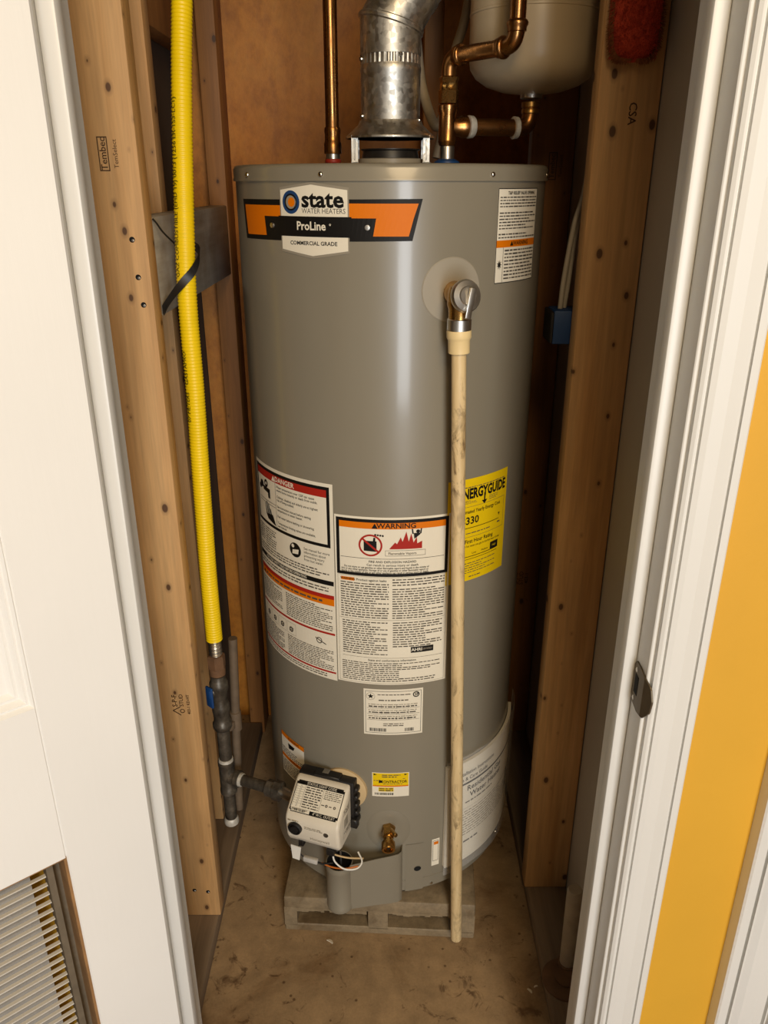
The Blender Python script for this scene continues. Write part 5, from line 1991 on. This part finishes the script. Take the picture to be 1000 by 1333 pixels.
obj('clip', b1, M['pvc'], sd_)

# ---------------------------------------------------------------- red duster on the right stud
rd = thing('red_duster', (0.336, 1.225, 1.574), 'fuzzy red duster with brown fringe hung on the right stud', 'duster')
b1 = B()
nx_, nz_ = 14, 22


def pad(cx_, cz_, hw, hh, y0, thick, nseg=44, rows=9, pw=5.0):
    bm = B()
    rings = []
    for j in range(rows + 1):
        a = (j / rows) * PI / 2
        sc = math.cos(a) ** 0.6 if j < rows else 0.0
        d = math.sin(a) * thick
        if j == rows:
            rings.append([bm.verts.new((cx_, y0 - thick, cz_))])
            continue
        ring = []
        for k in range(nseg):
            t = 2 * PI * k / nseg
            c, s = math.cos(t), math.sin(t)
            x = abs(c) ** (2 / pw) * (1 if c >= 0 else -1) * hw * sc
            z = abs(s) ** (2 / pw) * (1 if s >= 0 else -1) * hh * sc
            ring.append(bm.verts.new((cx_ + x + random.uniform(-1, 1) * 0.0008, y0 - d + random.uniform(-1, 1) * 0.0012, cz_ + z + random.uniform(-1, 1) * 0.0008)))
        rings.append(ring)
    for a_, b_ in zip(rings, rings[1:]):
        for k in range(nseg):
            k2 = (k + 1) % nseg
            if len(b_) == 1:
                bm.faces.new((a_[k], a_[k2], b_[0]))
            else:
                bm.faces.new((a_[k], a_[k2], b_[k2], b_[k]))
    bm.faces.new(rings[0][::-1])
    bmesh.ops.recalc_face_normals(bm, faces=bm.faces[:])
    return bm


b1.free()
bm = pad(0.338, 1.672, 0.0345, 0.092, 1.240, 0.026)
pdv = obj('pad', bm, M['red'], rd, 80)


def fibres(name, n, mat, fn, par):
    bm = B()
    for _ in range(n):
        p, d, L, w = fn()
        u_, v_ = frame_of(d)
        q = [bm.verts.new(p + u_ * w), bm.verts.new(p - u_ * w * 0.5 + v_ * w), bm.verts.new(p - u_ * w * 0.5 - v_ * w), bm.verts.new(p + d * L)]
        for k in range(3):
            bm.faces.new((q[k], q[(k + 1) % 3], q[3]))
    o = obj(name, bm, mat, par)
    o['kind'] = 'stuff'
    return o


def rim_pt(extra=0.0):
    t = random.uniform(0, 2 * PI)
    c, s = math.cos(t), math.sin(t)
    x = abs(c) ** 0.4 * (1 if c >= 0 else -1) * (0.0335 + extra)
    z = abs(s) ** 0.4 * (1 if s >= 0 else -1) * (0.091 + extra)
    return x, z, Vector((x / 0.0345, 0, z / 0.092 * (0.5 if abs(z) < 0.08 else 1)))


def fringe():
    x, z, d = rim_pt(-0.002)
    d = (d + Vector((random.uniform(-.4, .4), random.uniform(-0.7, 0.35), random.uniform(-.5, .3)))).normalized()
    return Vector((0.338 + x, 1.238 - random.uniform(0, 0.014), 1.672 + z)), d, random.uniform(0.005, 0.010), 0.0007


def fuzz():
    t = random.uniform(0, 1)
    x = random.uniform(-0.033, 0.033)
    z = random.uniform(-0.090, 0.09)
    k = max(0.0, 1 - max(abs(x) / 0.0345, abs(z) / 0.092) ** 3)
    return Vector((0.338 + x, 1.240 - 0.026 * k ** 0.5 + 0.001, 1.672 + z)), Vector((random.uniform(-.7, .7), -1, random.uniform(-1, .4))).normalized(), random.uniform(0.004, 0.008), 0.0006


fibres('fringe', 2600, M['fringe'], fringe, rd)
fibres('fleece', 3500, M['red'], fuzz, rd)

# ---------------------------------------------------------------- paint chips on the floor
def chip(x, y, z, s, rz, label):
    bm = B()
    n_ = 9
    rows_ = []
    for k in range(n_):
        a = -0.9 + 1.8 * k / (n_ - 1)
        w = s * 0.30 * math.cos(a * 1.1)
        c_ = Vector((s * math.sin(a), s * 0.55 * math.cos(a) - s * 0.4, 0))
        rows_.append([bm.verts.new(c_ + Vector((0, w, 0.0006))), bm.verts.new(c_ + Vector((0, -w, 0.0006))), bm.verts.new(c_ + Vector((0, -w, 0.0030))), bm.verts.new(c_ + Vector((0, w, 0.0018)))])
    for a, b in zip(rows_, rows_[1:]):
        for k in range(4):
            bm.faces.new((a[k], a[(k + 1) % 4], b[(k + 1) % 4], b[k]))
    bm.faces.new(rows_[0])
    bm.faces.new(rows_[-1][::-1])
    bmesh.ops.recalc_face_normals(bm, faces=bm.faces[:])
    Mx = Matrix.Translation((x, y, z - 0.0006)) @ Matrix.Rotation(rz, 4, 'Z')
    for v in bm.verts:
        v.co = Mx @ v.co
    return tag(obj('paint_chip', bm, M['paint_chip'], None, 40), label, 'debris', 'paint chips on the floor')


chip(-0.110, 1.150, 0.0, 0.009, -0.6, 'curled white paint chip in front of the concrete block')
chip(-0.405, 1.145, 0.037, 0.010, 0.5, 'white paint chip lying on the plate below the left stud')
chip(0.279, 1.043, 0.0, 0.007, -0.9, 'white paint chip near the round brown floor fitting')
chip(0.292, 1.052, 0.0, 0.005, 0.4, 'tiny white paint chip touching the round brown fitting')
